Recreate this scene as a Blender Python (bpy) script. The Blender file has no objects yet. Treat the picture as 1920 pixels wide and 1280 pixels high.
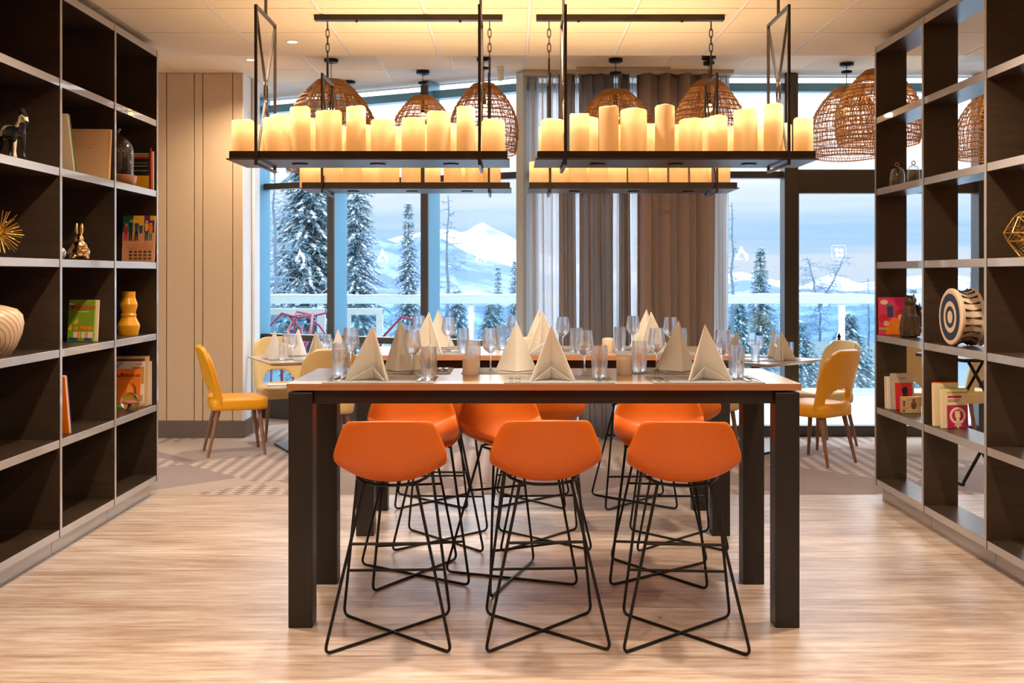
import bpy, bmesh, math, random
from mathutils import Vector, Matrix
R = math.radians
rnd = random.Random(7)
sc = bpy.context.scene
COL = sc.collection

# ------------------------------------------------------------------ camera
F, CX, HY, CH = 2010.0, 960.0, 515.0, 1.43      # focal in px, vertical axis, horizon row, eye height
cam_d = bpy.data.cameras.new('camera')
cam = bpy.data.objects.new('camera', cam_d); COL.objects.link(cam)
cam.location = (0, 0, CH); cam.rotation_euler = (R(90), 0, 0)
cam_d.sensor_fit = 'HORIZONTAL'; cam_d.sensor_width = 36.0
cam_d.lens = F / 1920 * 36.0
cam_d.shift_x = 0.0; cam_d.shift_y = -(640 - HY) / 1920
cam_d.clip_start = 0.05; cam_d.clip_end = 8000
sc.camera = cam
# ------------------------------------------------------------------ view
sc.view_settings.view_transform = 'Standard'; sc.view_settings.look = 'None'
sc.view_settings.exposure = 0.0; sc.view_settings.gamma = 1.0
sc.view_settings.use_curve_mapping = False
sc.cycles.use_denoising = True
sc.cycles.max_bounces = 7; sc.cycles.diffuse_bounces = 3; sc.cycles.glossy_bounces = 2
sc.cycles.use_adaptive_sampling = True; sc.cycles.adaptive_threshold = 0.08; sc.cycles.adaptive_min_samples = 12
sc.cycles.transparent_max_bounces = 16; sc.cycles.transmission_bounces = 6
sc.cycles.sample_clamp_indirect = 6.0
sc.cycles.caustics_reflective = False; sc.cycles.caustics_refractive = False
DOWN_W = 138.0      # downlight power
CANDLE_W = 2.9    # candle bulb power
SKY = 1.0
# ------------------------------------------------------------------ world: bright winter sky, blue band under a white cloud deck
w = bpy.data.worlds.new('winter_sky'); sc.world = w; w.use_nodes = True
nt = w.node_tree; N = nt.nodes; L = nt.links
for n in list(N): N.remove(n)
out = N.new('ShaderNodeOutputWorld'); bg = N.new('ShaderNodeBackground')
tc = N.new('ShaderNodeTexCoord'); sep = N.new('ShaderNodeSeparateXYZ')
mp = N.new('ShaderNodeMapping'); mp.inputs['Scale'].default_value = (3.0, 3.0, 60.0)
nz = N.new('ShaderNodeTexNoise'); nz.inputs['Scale'].default_value = 1.6; nz.inputs['Detail'].default_value = 5
ma = N.new('ShaderNodeMath'); ma.operation = 'MULTIPLY_ADD'; ma.inputs[1].default_value = 0.05; 
sb = N.new('ShaderNodeMath'); sb.operation = 'SUBTRACT'; sb.inputs[1].default_value = 0.025
rp = N.new('ShaderNodeValToRGB')
el = rp.color_ramp.elements
el[0].position = 0.0; el[0].color = (0.70, 0.84, 1.0, 1)
el[1].position = 1.0; el[1].color = (4.2, 4.45, 4.85, 1)
for p, c in ((0.015, (0.74, 0.86, 1.0, 1)), (0.035, (0.45, 0.72, 1.02, 1)), (0.062, (0.70, 0.88, 1.05, 1)), (0.085, (0.90, 1.0, 1.1, 1)), (0.12, (1.6, 1.65, 1.7, 1)), (0.25, (4.2, 4.4, 4.75, 1))):
    e = el.new(p); e.color = c
bg.inputs['Strength'].default_value = SKY
L.new(tc.outputs['Generated'], sep.inputs[0]); L.new(tc.outputs['Generated'], mp.inputs[0]); L.new(mp.outputs[0], nz.inputs[0])
L.new(nz.outputs['Fac'], ma.inputs[0]); L.new(sep.outputs['Z'], ma.inputs[2]); L.new(ma.outputs[0], sb.inputs[0]); L.new(sb.outputs[0], rp.inputs[0])
L.new(rp.outputs[0], bg.inputs[0]); L.new(bg.outputs[0], out.inputs[0])

# ------------------------------------------------------------------ helpers
def P(x, y, Y): return Vector(((x - CX) / F * Y, Y, CH - (y - HY) / F * Y))
def G(x, y, z=0.0):                      # picture point lying on the level z
    Y = (CH - z) * F / (y - HY); return Vector(((x - CX) / F * Y, Y, z))
def lin(h):
    h = h.lstrip('#'); c = [int(h[i:i+2], 16) / 255 for i in (0, 2, 4)]
    return tuple(v / 12.92 if v <= .04045 else ((v + .055) / 1.055) ** 2.4 for v in c)
MATS = {}
def mat(name, col=(.8, .8, .8), rough=.5, metal=0., spec=.5, emit=None, estr=1., noise=None, bump=None, coat=0., sheen=0.):
    """noise=(scale xyz, colour2, contrast) mixes a second tone with stretched noise; bump=(scale xyz, strength)"""
    if name in MATS: return MATS[name]
    if isinstance(col, str): col = lin(col)
    m = bpy.data.materials.new(name); m.use_nodes = True; MATS[name] = m
    n = m.node_tree.nodes; l = m.node_tree.links; b = n['Principled BSDF']
    b.inputs['Base Color'].default_value = (*col, 1); b.inputs['Roughness'].default_value = rough
    b.inputs['Metallic'].default_value = metal; b.inputs['Specular IOR Level'].default_value = spec
    b.inputs['Coat Weight'].default_value = coat; b.inputs['Sheen Weight'].default_value = sheen
    if emit is not None:
        b.inputs['Emission Color'].default_value = (*emit, 1); b.inputs['Emission Strength'].default_value = estr
    if noise or bump:
        t = n.new('ShaderNodeTexCoord')
    if noise:
        s, c2, k = noise
        if isinstance(c2, str): c2 = lin(c2)
        mp = n.new('ShaderNodeMapping'); mp.inputs['Scale'].default_value = s
        z = n.new('ShaderNodeTexNoise'); z.inputs['Scale'].default_value = 1; z.inputs['Detail'].default_value = 6
        r = n.new('ShaderNodeValToRGB'); r.color_ramp.elements[0].position = .5 - k; r.color_ramp.elements[1].position = .5 + k
        r.color_ramp.elements[0].color = (*col, 1); r.color_ramp.elements[1].color = (*c2, 1)
        l.new(t.outputs['Object'], mp.inputs[0]); l.new(mp.outputs[0], z.inputs[0]); l.new(z.outputs['Fac'], r.inputs[0]); l.new(r.outputs[0], b.inputs['Base Color'])
    if bump:
        s, k = bump
        mp = n.new('ShaderNodeMapping'); mp.inputs['Scale'].default_value = s
        z = n.new('ShaderNodeTexNoise'); z.inputs['Scale'].default_value = 1; z.inputs['Detail'].default_value = 4
        bp = n.new('ShaderNodeBump'); bp.inputs['Strength'].default_value = k; bp.inputs['Distance'].default_value = .01
        l.new(t.outputs['Object'], mp.inputs[0]); l.new(mp.outputs[0], z.inputs[0]); l.new(z.outputs['Fac'], bp.inputs['Height']); l.new(bp.outputs[0], b.inputs['Normal'])
    return m
def glassmat(name, tint=(1, 1, 1), lo=.04, hi=.75, power=2.5, rough=0.0):
    m = bpy.data.materials.new(name); m.use_nodes = True; MATS[name] = m
    n = m.node_tree.nodes; l = m.node_tree.links
    for x in list(n): n.remove(x)
    o = n.new('ShaderNodeOutputMaterial'); mx = n.new('ShaderNodeMixShader'); tr = n.new('ShaderNodeBsdfTransparent'); gl = n.new('ShaderNodeBsdfGlossy')
    tr.inputs[0].default_value = (*tint, 1); gl.inputs['Roughness'].default_value = rough
    lw = n.new('ShaderNodeLayerWeight'); lw.inputs['Blend'].default_value = .5
    pw = n.new('ShaderNodeMath'); pw.operation = 'POWER'; pw.inputs[1].default_value = power
    mr = n.new('ShaderNodeMapRange'); mr.inputs['To Min'].default_value = lo; mr.inputs['To Max'].default_value = hi
    l.new(lw.outputs['Facing'], pw.inputs[0]); l.new(pw.outputs[0], mr.inputs['Value']); l.new(mr.outputs[0], mx.inputs[0])
    l.new(tr.outputs[0], mx.inputs[1]); l.new(gl.outputs[0], mx.inputs[2]); l.new(mx.outputs[0], o.inputs[0])
    return m
def realglass(name, tint=(1, 1, 1)):
    m = bpy.data.materials.new(name); m.use_nodes = True; MATS[name] = m
    n = m.node_tree.nodes; l = m.node_tree.links
    for x in list(n): n.remove(x)
    o = n.new('ShaderNodeOutputMaterial'); g = n.new('ShaderNodeBsdfGlass'); g.inputs['Color'].default_value = (*tint, 1); g.inputs['Roughness'].default_value = 0; g.inputs['IOR'].default_value = 1.45
    t = n.new('ShaderNodeBsdfTransparent'); mx = n.new('ShaderNodeMixShader'); mx.inputs[0].default_value = .5
    l.new(g.outputs[0], mx.inputs[1]); l.new(t.outputs[0], mx.inputs[2]); l.new(mx.outputs[0], o.inputs[0]); return m
def clothmat(name, col, trans=.3, clear=0., noise=None):
    m = bpy.data.materials.new(name); m.use_nodes = True; MATS[name] = m
    if isinstance(col, str): col = lin(col)
    n = m.node_tree.nodes; l = m.node_tree.links
    for x in list(n): n.remove(x)
    o = n.new('ShaderNodeOutputMaterial'); d = n.new('ShaderNodeBsdfDiffuse'); t = n.new('ShaderNodeBsdfTranslucent'); mx = n.new('ShaderNodeMixShader')
    d.inputs[0].default_value = (*col, 1); t.inputs[0].default_value = (*col, 1); mx.inputs[0].default_value = trans
    if noise:
        s, c2 = noise; c2 = lin(c2) if isinstance(c2, str) else c2
        tc = n.new('ShaderNodeTexCoord'); mp = n.new('ShaderNodeMapping'); mp.inputs['Scale'].default_value = s
        z = n.new('ShaderNodeTexNoise'); z.inputs['Scale'].default_value = 1; z.inputs['Detail'].default_value = 5
        r = n.new('ShaderNodeMix'); r.data_type = 'RGBA'; r.inputs[6].default_value = (*col, 1); r.inputs[7].default_value = (*c2, 1)
        l.new(tc.outputs['Object'], mp.inputs[0]); l.new(mp.outputs[0], z.inputs[0]); l.new(z.outputs['Fac'], r.inputs[0])
        l.new(r.outputs[2], d.inputs[0]); l.new(r.outputs[2], t.inputs[0])
    l.new(d.outputs[0], mx.inputs[1]); l.new(t.outputs[0], mx.inputs[2]); last = mx
    if clear > 0:
        tr = n.new('ShaderNodeBsdfTransparent'); m2 = n.new('ShaderNodeMixShader'); m2.inputs[0].default_value = clear
        l.new(mx.outputs[0], m2.inputs[1]); l.new(tr.outputs[0], m2.inputs[2]); last = m2
    l.new(last.outputs[0], o.inputs[0])
    return m

class MB:
    def __init__(s): s.v = []; s.f = []; s.mi = []; s.cur = 0
    def add(s, vs, fs):
        o = len(s.v); s.v += [tuple(v) for v in vs]; s.f += [tuple(i + o for i in f) for f in fs]; s.mi += [s.cur] * len(fs); return s
    def box(s, a, b, M=None):
        x0, y0, z0 = a; x1, y1, z1 = b
        vs = [Vector(p) for p in ((x0,y0,z0),(x1,y0,z0),(x1,y1,z0),(x0,y1,z0),(x0,y0,z1),(x1,y0,z1),(x1,y1,z1),(x0,y1,z1))]
        if M: vs = [M @ v for v in vs]
        return s.add(vs, [(0,3,2,1),(4,5,6,7),(0,1,5,4),(1,2,6,5),(2,3,7,6),(3,0,4,7)])
    def bar(s, a, b, wx, wz, up=(0, 0, 1)):
        a, b = Vector(a), Vector(b); d = (b - a); ln = d.length; d.normalize(); up = Vector(up)
        if abs(d.dot(up)) > .99: up = Vector((0, 1, 0))
        x = d.cross(up).normalized(); z = x.cross(d)
        M = Matrix((x, d, z)).transposed().to_4x4(); M.translation = a
        return s.box((-wx/2, 0, -wz/2), (wx/2, ln, wz/2), M)
    def tube(s, pts, r, n=6, closed=False, cap=True):
        pts = [Vector(p) for p in pts]; k = len(pts); rr = r if isinstance(r, (list, tuple)) else [r] * k
        vs = []; prev = None
        for i, p in enumerate(pts):
            if closed: d = pts[(i+1) % k] - pts[i-1]
            else: d = pts[min(i+1, k-1)] - pts[max(i-1, 0)]
            d = d.normalized() if d.length > 1e-9 else Vector((0, 0, 1))
            if prev is None:
                u = d.orthogonal().normalized()
            else:
                u = prev - d * prev.dot(d); u = u.normalized() if u.length > 1e-6 else d.orthogonal().normalized()
            prev = u; w_ = d.cross(u)
            for j in range(n):
                a = 2 * math.pi * j / n; vs.append(p + (u * math.cos(a) + w_ * math.sin(a)) * rr[i])
        fs = []
        for i in range(k if closed else k - 1):
            i2 = (i + 1) % k
            for j in range(n):
                j2 = (j + 1) % n; fs.append((i*n+j, i*n+j2, i2*n+j2, i2*n+j))
        if cap and not closed: fs += [tuple(range(n))[::-1], tuple(range((k-1)*n, k*n))]
        return s.add(vs, fs)
    def lathe(s, prof, n=24, c=(0, 0, 0), closed=False):
        c = Vector(c); vs = []; k = len(prof)
        for r, z in prof:
            for j in range(n):
                a = 2 * math.pi * j / n; vs.append(c + Vector((r * math.cos(a), r * math.sin(a), z)))
        fs = []
        for i in range(k if closed else k - 1):
            i2 = (i + 1) % k
            for j in range(n):
                j2 = (j + 1) % n; fs.append((i*n+j, i*n+j2, i2*n+j2, i2*n+j))
        if not closed:
            if prof[0][0] > 1e-5: fs.append(tuple(range(n))[::-1])
            if prof[-1][0] > 1e-5: fs.append(tuple(range((k-1)*n, k*n)))
        return s.add(vs, fs)
    def ell(s, c, r, n=14, m=9, M=None):
        vs = []; c = Vector(c)
        for i in range(m + 1):
            t = math.pi * i / m
            for j in range(n):
                a = 2 * math.pi * j / n; v = Vector((r[0]*math.sin(t)*math.cos(a), r[1]*math.sin(t)*math.sin(a), r[2]*math.cos(t)))
                vs.append((M @ v if M else v) + c)
        fs = [(i*n+j, (i+1)*n+j, (i+1)*n+(j+1) % n, i*n+(j+1) % n) for i in range(m) for j in range(n)]
        return s.add(vs, fs)
    def prism(s, poly, h, M=None):       # 2D outline in xy, raised h along z
        k = len(poly); vs = [Vector((x, y, 0)) for x, y in poly] + [Vector((x, y, h)) for x, y in poly]
        if M: vs = [M @ v for v in vs]
        fs = [tuple(range(k))[::-1], tuple(range(k, 2*k))] + [(i, (i+1) % k, k+(i+1) % k, k+i) for i in range(k)]
        return s.add(vs, fs)
    def grid(s, fn, nu, nv):
        vs = [fn(i / nu, j / nv) for j in range(nv + 1) for i in range(nu + 1)]
        fs = [(j*(nu+1)+i, j*(nu+1)+i+1, (j+1)*(nu+1)+i+1, (j+1)*(nu+1)+i) for j in range(nv) for i in range(nu)]
        return s.add(vs, fs)
    def mesh(s, name, mats, smooth=None):
        me = bpy.data.meshes.new(name); me.from_pydata(s.v, [], s.f)
        for m in (mats if isinstance(mats, (list, tuple)) else [mats]): me.materials.append(m)
        if any(s.mi): me.polygons.foreach_set('material_index', s.mi)
        if smooth is not None:
            me.polygons.foreach_set('use_smooth', [True] * len(me.polygons)); me.set_sharp_from_angle(angle=R(smooth))
        me.update(); return me
    def build(s, name, mats, parent=None, smooth=None, bevel=0, seg=2, loc=None, rot=None):
        bm_fix = s.mesh(name, mats, smooth)
        bm = bmesh.new(); bm.from_mesh(bm_fix); bmesh.ops.remove_doubles(bm, verts=bm.verts, dist=1e-6); bmesh.ops.recalc_face_normals(bm, faces=bm.faces); bm.to_mesh(bm_fix); bm.free()
        return link(name, bm_fix, parent, bevel, seg, loc, rot)
def link(name, me, parent=None, bevel=0, seg=2, loc=None, rot=None):
    o = bpy.data.objects.new(name, me); COL.objects.link(o)
    if parent: o.parent = parent
    if loc is not None: o.location = loc
    if rot is not None: o.rotation_euler = rot
    if bevel:
        b = o.modifiers.new('bevel', 'BEVEL'); b.width = bevel; b.segments = seg; b.limit_method = 'ANGLE'; b.angle_limit = R(40)
    return o
def tag(o, label, cat=None, group=None, kind=None):
    o['label'] = label
    if cat: o['category'] = cat
    if group: o['group'] = group
    if kind: o['kind'] = kind
    return o
def thing(name, label, cat, loc=(0, 0, 0), rz=0, group=None, scale=1):
    o = bpy.data.objects.new(name, None); COL.objects.link(o); o.empty_display_size = .1
    o.location = loc; o.rotation_euler = (0, 0, rz); o.scale = (scale,) * 3
    return tag(o, label, cat, group)
def copy_tree(o, parent=None):
    c = o.copy(); COL.objects.link(c); c.parent = parent
    for ch in list(o.children): copy_tree(ch, c)
    return c
def dup(root, loc, rz, label, group=None, scale=None):
    r = copy_tree(root); r.location = loc; r.rotation_euler = (0, 0, rz); r['label'] = label
    if group: r['group'] = group
    if scale: r.scale = (scale,) * 3
    return r
def fillet(pts, r, n=5):
    out = [Vector(pts[0])]
    for a, b, c in zip(pts, pts[1:], pts[2:]):
        a, b, c = Vector(a), Vector(b), Vector(c); p = b + (a - b).normalized() * r; q = b + (c - b).normalized() * r
        for i in range(n + 1):
            t = i / n; out.append(p * (1-t)**2 + b * 2*t*(1-t) + q * t*t)
    out.append(Vector(pts[-1])); return out
def text(name, body, size, m, parent, loc, rot, ax='CENTER', sx=1.0):
    c = bpy.data.curves.new(name, 'FONT'); c.body = body; c.size = size; c.align_x = ax; c.align_y = 'CENTER'; c.extrude = .0004; c.offset = size * .018; c.resolution_u = 3
    tmp = bpy.data.objects.new(name, c); COL.objects.link(tmp); dg = bpy.context.evaluated_depsgraph_get(); me = bpy.data.meshes.new_from_object(tmp.evaluated_get(dg)); bpy.data.objects.remove(tmp)
    me.materials.clear(); me.materials.append(m); o = bpy.data.objects.new(name, me); COL.objects.link(o); o.parent = parent; o.location = loc; o.rotation_euler = rot; o.scale = (sx, 1, 1)
    return o
def blob(name, mb, m, parent, voxel, smooth=4):
    o = mb.build(name, m, parent)
    r = o.modifiers.new('remesh', 'REMESH'); r.mode = 'VOXEL'; r.voxel_size = voxel; r.use_smooth_shade = True
    s = o.modifiers.new('smooth', 'SMOOTH'); s.iterations = smooth; s.factor = .5
    return o
# ------------------------------------------------------------------ materials
M_tile = mat('ceiling_tile_paint', (.91, .75, .53), .85, bump=((90, 90, 90), .05))
M_runner = mat('ceiling_runner_paint', (.86, .80, .76), .6)
M_slab = mat('ceiling_slab_paint', (.42, .30, .20), .9)
M_wall = mat('wall_panel_lacquer', (.62, .44, .265), .55)
M_white = mat('white_paint', (.84, .86, .88), .5)
M_skirt = mat('skirting_brown', (.13, .085, .06), .5)
M_frame = mat('anodised_dark_frame', (.07, .062, .056), .35, .3)
M_frame2 = mat('blue_frame', (.15, .40, .60), .3, .2)  # lighter and bluer than the dark frame
M_palepost = mat('daylight_toned_post', (.62, .70, .76), .4)  # post colour lightened to carry the daylight falling on it
M_laminate = mat('dark_oak_laminate', (.036, .023, .0145), .30, noise=((3, 3, 60), (.056, .035, .022), .3), bump=((6, 6, 120), .08))
M_edge = mat('daylight_lightened_edge_band', (.40, .38, .38), .28, coat=1.)  # grey banding, made lighter to stand in for daylight on the fronts
M_black = mat('black_metal', (.018, .016, .015), .38, .5)
M_blackwood = mat('black_stained_wood', (.010, .008, .0075), .42, noise=((40, 40, 3), (.019, .015, .014), .3))
M_bronze = mat('dark_bronze_metal', (.045, .03, .022), .35, .6)
M_orange = mat('orange_leatherette', (.66, .132, .006), .42, bump=((300, 300, 300), .04))
M_yellow = mat('yellow_leatherette', (.86, .37, .006), .38, bump=((250, 250, 250), .04))
M_cream = mat('cream_leatherette', (.76, .54, .22), .4, bump=((250, 250, 250), .04))
M_walnut = mat('walnut_leg', (.30, .14, .065), .45, noise=((30, 30, 4), (.20, .085, .04), .25))
M_tabletop = mat('oak_veneer_top', (.56, .42, .31), .22, noise=((1.2, 26, 26), (.43, .30, .20), .3))
M_topedge = mat('oak_edge_band', (.46, .22, .11), .4)
M_napkin = mat('cream_paper_napkin', (.97, .91, .82), .8, bump=((400, 400, 400), .06))
M_mat = mat('grey_woven_mat', (.22, .22, .23), .75, noise=((160, 12, 12), (.30, .30, .31), .3))
M_steel = mat('polished_cutlery', (.82, .80, .78), .16, 1.)
M_ceramic = mat('beige_ceramic', (.72, .56, .42), .5)
M_glass = realglass('clear_tableware_glass')
M_pane = glassmat('window_glass', (.99, .995, 1), .012, .4, 5)
M_thin = glassmat('thin_blown_glass', (.98, .99, 1), .05, .7, 2.2)
M_balglass = glassmat('balustrade_glass', (.80, .93, .97), .05, .5, 3)
M_curtain = clothmat('taupe_linen_curtain', (.56, .44, .36), .38, 0, ((3, 3, 160), (.46, .35, .28)))
M_curtain2 = clothmat('grey_taupe_voile', (.56, .49, .44), .55, .12)
M_sheer = clothmat('white_voile', (.86, .88, .90), .55, .35)
M_sticker = clothmat('white_vinyl_sticker', (.95, .97, .98), .7)
M_rattan = mat('natural_rattan', (.62, .32, .10), .65, noise=((60, 60, 60), (.45, .21, .06), .3))
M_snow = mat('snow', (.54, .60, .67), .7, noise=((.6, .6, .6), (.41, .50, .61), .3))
M_rail = mat('pale_green_aluminium', (.55, .72, .74), .4)
M_gold = mat('gold_metal', (.92, .60, .16), .22, 1.)
M_rosegold = mat('mirror_gold', (.95, .68, .36), .07, 1.)
M_paper = mat('book_pages', (.80, .68, .52), .8)
M_redwire = mat('red_wire_paint', (.34, .06, .13), .4)

def floor_material():
    m = bpy.data.materials.new('striated_vinyl'); m.use_nodes = True
    n = m.node_tree.nodes; l = m.node_tree.links; b = n['Principled BSDF']
    t = n.new('ShaderNodeTexCoord')
    def nz(s, d=6):
        mp = n.new('ShaderNodeMapping'); mp.inputs['Scale'].default_value = s
        z = n.new('ShaderNodeTexNoise'); z.inputs['Scale'].default_value = 1; z.inputs['Detail'].default_value = d; z.inputs['Roughness'].default_value = .6
        l.new(t.outputs['Object'], mp.inputs[0]); l.new(mp.outputs[0], z.inputs[0]); return z
    a = nz((3.0, 30, 1)); c = nz((1.2, 5.5, 1), 3); e = nz((16, 150, 1), 3)
    r = n.new('ShaderNodeValToRGB'); r.color_ramp.elements[0].position = .30; r.color_ramp.elements[1].position = .72
    r.color_ramp.elements[0].color = (.36, .24, .17, 1); r.color_ramp.elements[1].color = (.655, .57, .51, 1)
    k = r.color_ramp.elements.new(.5); k.color = (.515, .395, .32, 1)
    ad = n.new('ShaderNodeMath'); ad.operation = 'MULTIPLY_ADD'; ad.inputs[1].default_value = .75
    a2 = n.new('ShaderNodeMath'); a2.operation = 'MULTIPLY_ADD'; a2.inputs[1].default_value = .22
    sub = n.new('ShaderNodeMath'); sub.operation = 'SUBTRACT'; sub.inputs[1].default_value = .485
    l.new(c.outputs['Fac'], ad.inputs[0]); l.new(a.outputs['Fac'], ad.inputs[2]); l.new(e.outputs['Fac'], a2.inputs[0]); l.new(ad.outputs[0], a2.inputs[2]); l.new(a2.outputs[0], sub.inputs[0])
    l.new(sub.outputs[0], r.inputs[0]); l.new(r.outputs[0], b.inputs['Base Color'])
    b.inputs['Roughness'].default_value = .38; b.inputs['Specular IOR Level'].default_value = .45
    bp = n.new('ShaderNodeBump'); bp.inputs['Strength'].default_value = .12; bp.inputs['Distance'].default_value = .004
    l.new(e.outputs['Fac'], bp.inputs['Height']); l.new(bp.outputs[0], b.inputs['Normal'])
    return m
def carpet_material():
    m = bpy.data.materials.new('lozenge_carpet'); m.use_nodes = True
    n = m.node_tree.nodes; l = m.node_tree.links; b = n['Principled BSDF']; b.inputs['Roughness'].default_value = .95; b.inputs['Specular IOR Level'].default_value = .1
    t = n.new('ShaderNodeTexCoord')
    def chk(rot, scale, sz, loc=(0, 0, 0)):
        mp = n.new('ShaderNodeMapping'); mp.inputs['Rotation'].default_value = (0, 0, R(rot)); mp.inputs['Scale'].default_value = scale; mp.inputs['Location'].default_value = loc
        c = n.new('ShaderNodeTexChecker'); c.inputs['Scale'].default_value = sz
        l.new(t.outputs['Object'], mp.inputs[0]); l.new(mp.outputs[0], c.inputs[0]); return c
    big = chk(45, (1, 1, 1), .95, (.11, .23, .3)); big2 = chk(45, (1, 1, 1), .475, (.4, .1, .3)); small = chk(45, (1, 1.5, 1), 13, (0, 0, .01))
    nzz = n.new('ShaderNodeTexNoise'); nzz.inputs['Scale'].default_value = 5; nzz.inputs['Detail'].default_value = 6
    l.new(t.outputs['Object'], nzz.inputs[0])
    def mix(f, a, c):
        x = n.new('ShaderNodeMix'); x.data_type = 'RGBA'
        for sock, v in ((x.inputs[0], f), (x.inputs[6], a), (x.inputs[7], c)):
            if isinstance(v, tuple): sock.default_value = (*v, 1)
            else: l.new(v, sock)
        return x.outputs[2]
    pat = mix(small.outputs['Fac'], (.29, .225, .205), (.52, .44, .40))
    base = mix(nzz.outputs['Fac'], (.48, .38, .315), (.41, .345, .31))
    plum = mix(nzz.outputs['Fac'], (.33, .255, .235), (.28, .235, .225))
    two = mix(big2.outputs['Fac'], base, plum)
    l.new(mix(big.outputs['Fac'], two, pat), b.inputs['Base Color'])
    return m
M_floor = floor_material(); M_carpet = carpet_material()

# ------------------------------------------------------------------ the setting
FY = 6.97                                  # vinyl meets carpet
def struct(o, label, cat): return tag(o, label, cat, kind='structure')
struct(MB().box((-4.6, -4.2, -.08), (6.7, FY, 0)).build('floor', M_floor), 'striated beige vinyl floor in front of the dining carpet', 'floor')
struct(MB().prism([(-4.6, FY), (6.7, FY), (6.7, 9.7), (.1, 9.7), (-4.6, 12.05)], .08, Matrix.Translation((0, 0, -.08))).build('floor_carpet', M_carpet), 'patterned lozenge carpet by the windows', 'carpet')
ZC, ZB, CE = 2.935, 3.20, 7.37
ceil = struct(MB().box((-4.6, -4.2, ZC + .012), (6.7, CE, ZB + .2)).build('ceiling', M_slab), 'warm tiled suspended ceiling over the high tables', 'ceiling')
xs = [.1 + .6 * k for k in range(-6, 7)]
ys = [7.37, 6.66, 6.06, 5.46, 4.86, 4.26]
tm = {}
def tile(par, x0, x1, y0, y1, z):
    k = (round(x1 - x0, 4), round(y1 - y0, 4))
    if k not in tm:
        a, b = k[0] / 2 - .011, k[1] / 2 - .005
        tm[k] = MB().box((-a, -b, 0), (a, b, .012)).mesh('ceiling_tile', M_tile)
    link('ceiling_tile', tm[k], par, loc=((x0 + x1) / 2, (y0 + y1) / 2, z))
for x0, x1 in zip(xs, xs[1:]):
    for y1, y0 in zip(ys, ys[1:]): tile(ceil, x0, x1, y0, y1, ZC)
MB().box((-4.6, -4.2, ZC), (6.7, ys[-1] - .003, ZC + .0119)).build('ceiling_field', M_tile, ceil)
run = MB().box((-.0095, ys[-1], 0), (.0095, CE - .002, .008)).mesh('ceiling_runner', M_runner)
for x in xs: link('ceiling_runner', run, ceil, loc=(x, 0, ZC + .003))
cb = struct(MB().prism([(-4.6, CE), (6.7, CE), (6.7, 9.72), (.1, 9.72), (-4.6, 12.07)], .2, Matrix.Translation((0, 0, ZB + .012))).build('ceiling_window_bay', M_slab), 'raised tiled ceiling along the glass wall', 'ceiling')
def wline(x): return 9.55 if x > .1 else 9.6 - .5 * x
yb = [7.45, 8.05, 8.65, 9.25, 9.85, 10.45]
for x0, x1 in zip(xs, xs[1:]):
    for y0, y1 in zip(yb, yb[1:]):
        if y1 < wline(x1) - .25: tile(cb, x0, x1, y0, y1, ZB)
plain = mat('ceiling_plaster', (.78, .70, .62), .85)
MB().prism([(-4.6, CE + .001), (6.7, CE + .001), (6.7, 9.6), (.1, 9.6), (-4.6, 11.95)], .006, Matrix.Translation((0, 0, ZB + .006))).build('plaster_border', plain, cb)
for x in xs:
    y1 = max([b for b in yb if b < wline(x) - .25])
    link('ceiling_runner', MB().box((-.0095, 7.45, 0), (.0095, y1, .008)).mesh('bay_runner', M_runner), cb, loc=(x, 0, ZB + .002))
MB().box((.55, 9.12, ZB - .012), (1.35, 9.22, ZB + .003)).build('slot_vent', mat('vent_grey', (.42, .36, .30), .6), cb, bevel=.002)

struct(MB().box((-2.80, -4.2, 0), (-2.69, 6.95, ZC + .01)).build('wall_left', M_wall), 'beige wall behind the left bookcase', 'wall')
struct(MB().box((-4.7, -4.3, 0), (6.7, -4.2, ZC + .01)).build('wall_back', M_wall), 'beige wall behind the viewer', 'wall')
struct(MB().box((6.6, -4.2, 0), (6.7, 9.75, ZB)).build('wall_right', M_wall), 'beige wall far to the right', 'wall')
struct(MB().box((-4.7, 6.95, 0), (-4.6, 12.0, ZB)).build('wall_far_left', M_wall), 'beige wall beyond the left bookcase', 'wall')
WX, WY = -2.357, 9.40
wp = struct(MB().box((-4.6, WY + .02, 0), (WX - .02, 9.90, ZB)).build('wall_panelled', M_wall), 'beige panelled wall block left of the windows', 'wall')
def pxX(x, Y): return (x - CX) / F * Y
edges = [-4.6, -3.9] + [pxX(x, WY) for x in (312, 364, 380, 436)] + [WX]
for a, b in zip(edges, edges[1:]):
    MB().box((a + .003, WY, .15), (b - .003, WY + .02, ZB - .002)).build('wall_panel', M_wall, wp, bevel=.004)
MB().box((WX - .02, WY + .001, .15), (WX, 9.90, ZB - .002)).build('reveal_panel', M_white, wp)
MB().box((WX + .005, 9.70, .0), (WX + .03, 9.89, ZB - .002)).build('reveal_trim', M_white, wp)
struct(MB().box((-4.6, WY - .012, 0), (WX + .012, 9.905, .15)).build('baseboard_left', M_skirt, bevel=.003), 'dark brown skirting board under the beige panels', 'skirting')

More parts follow.
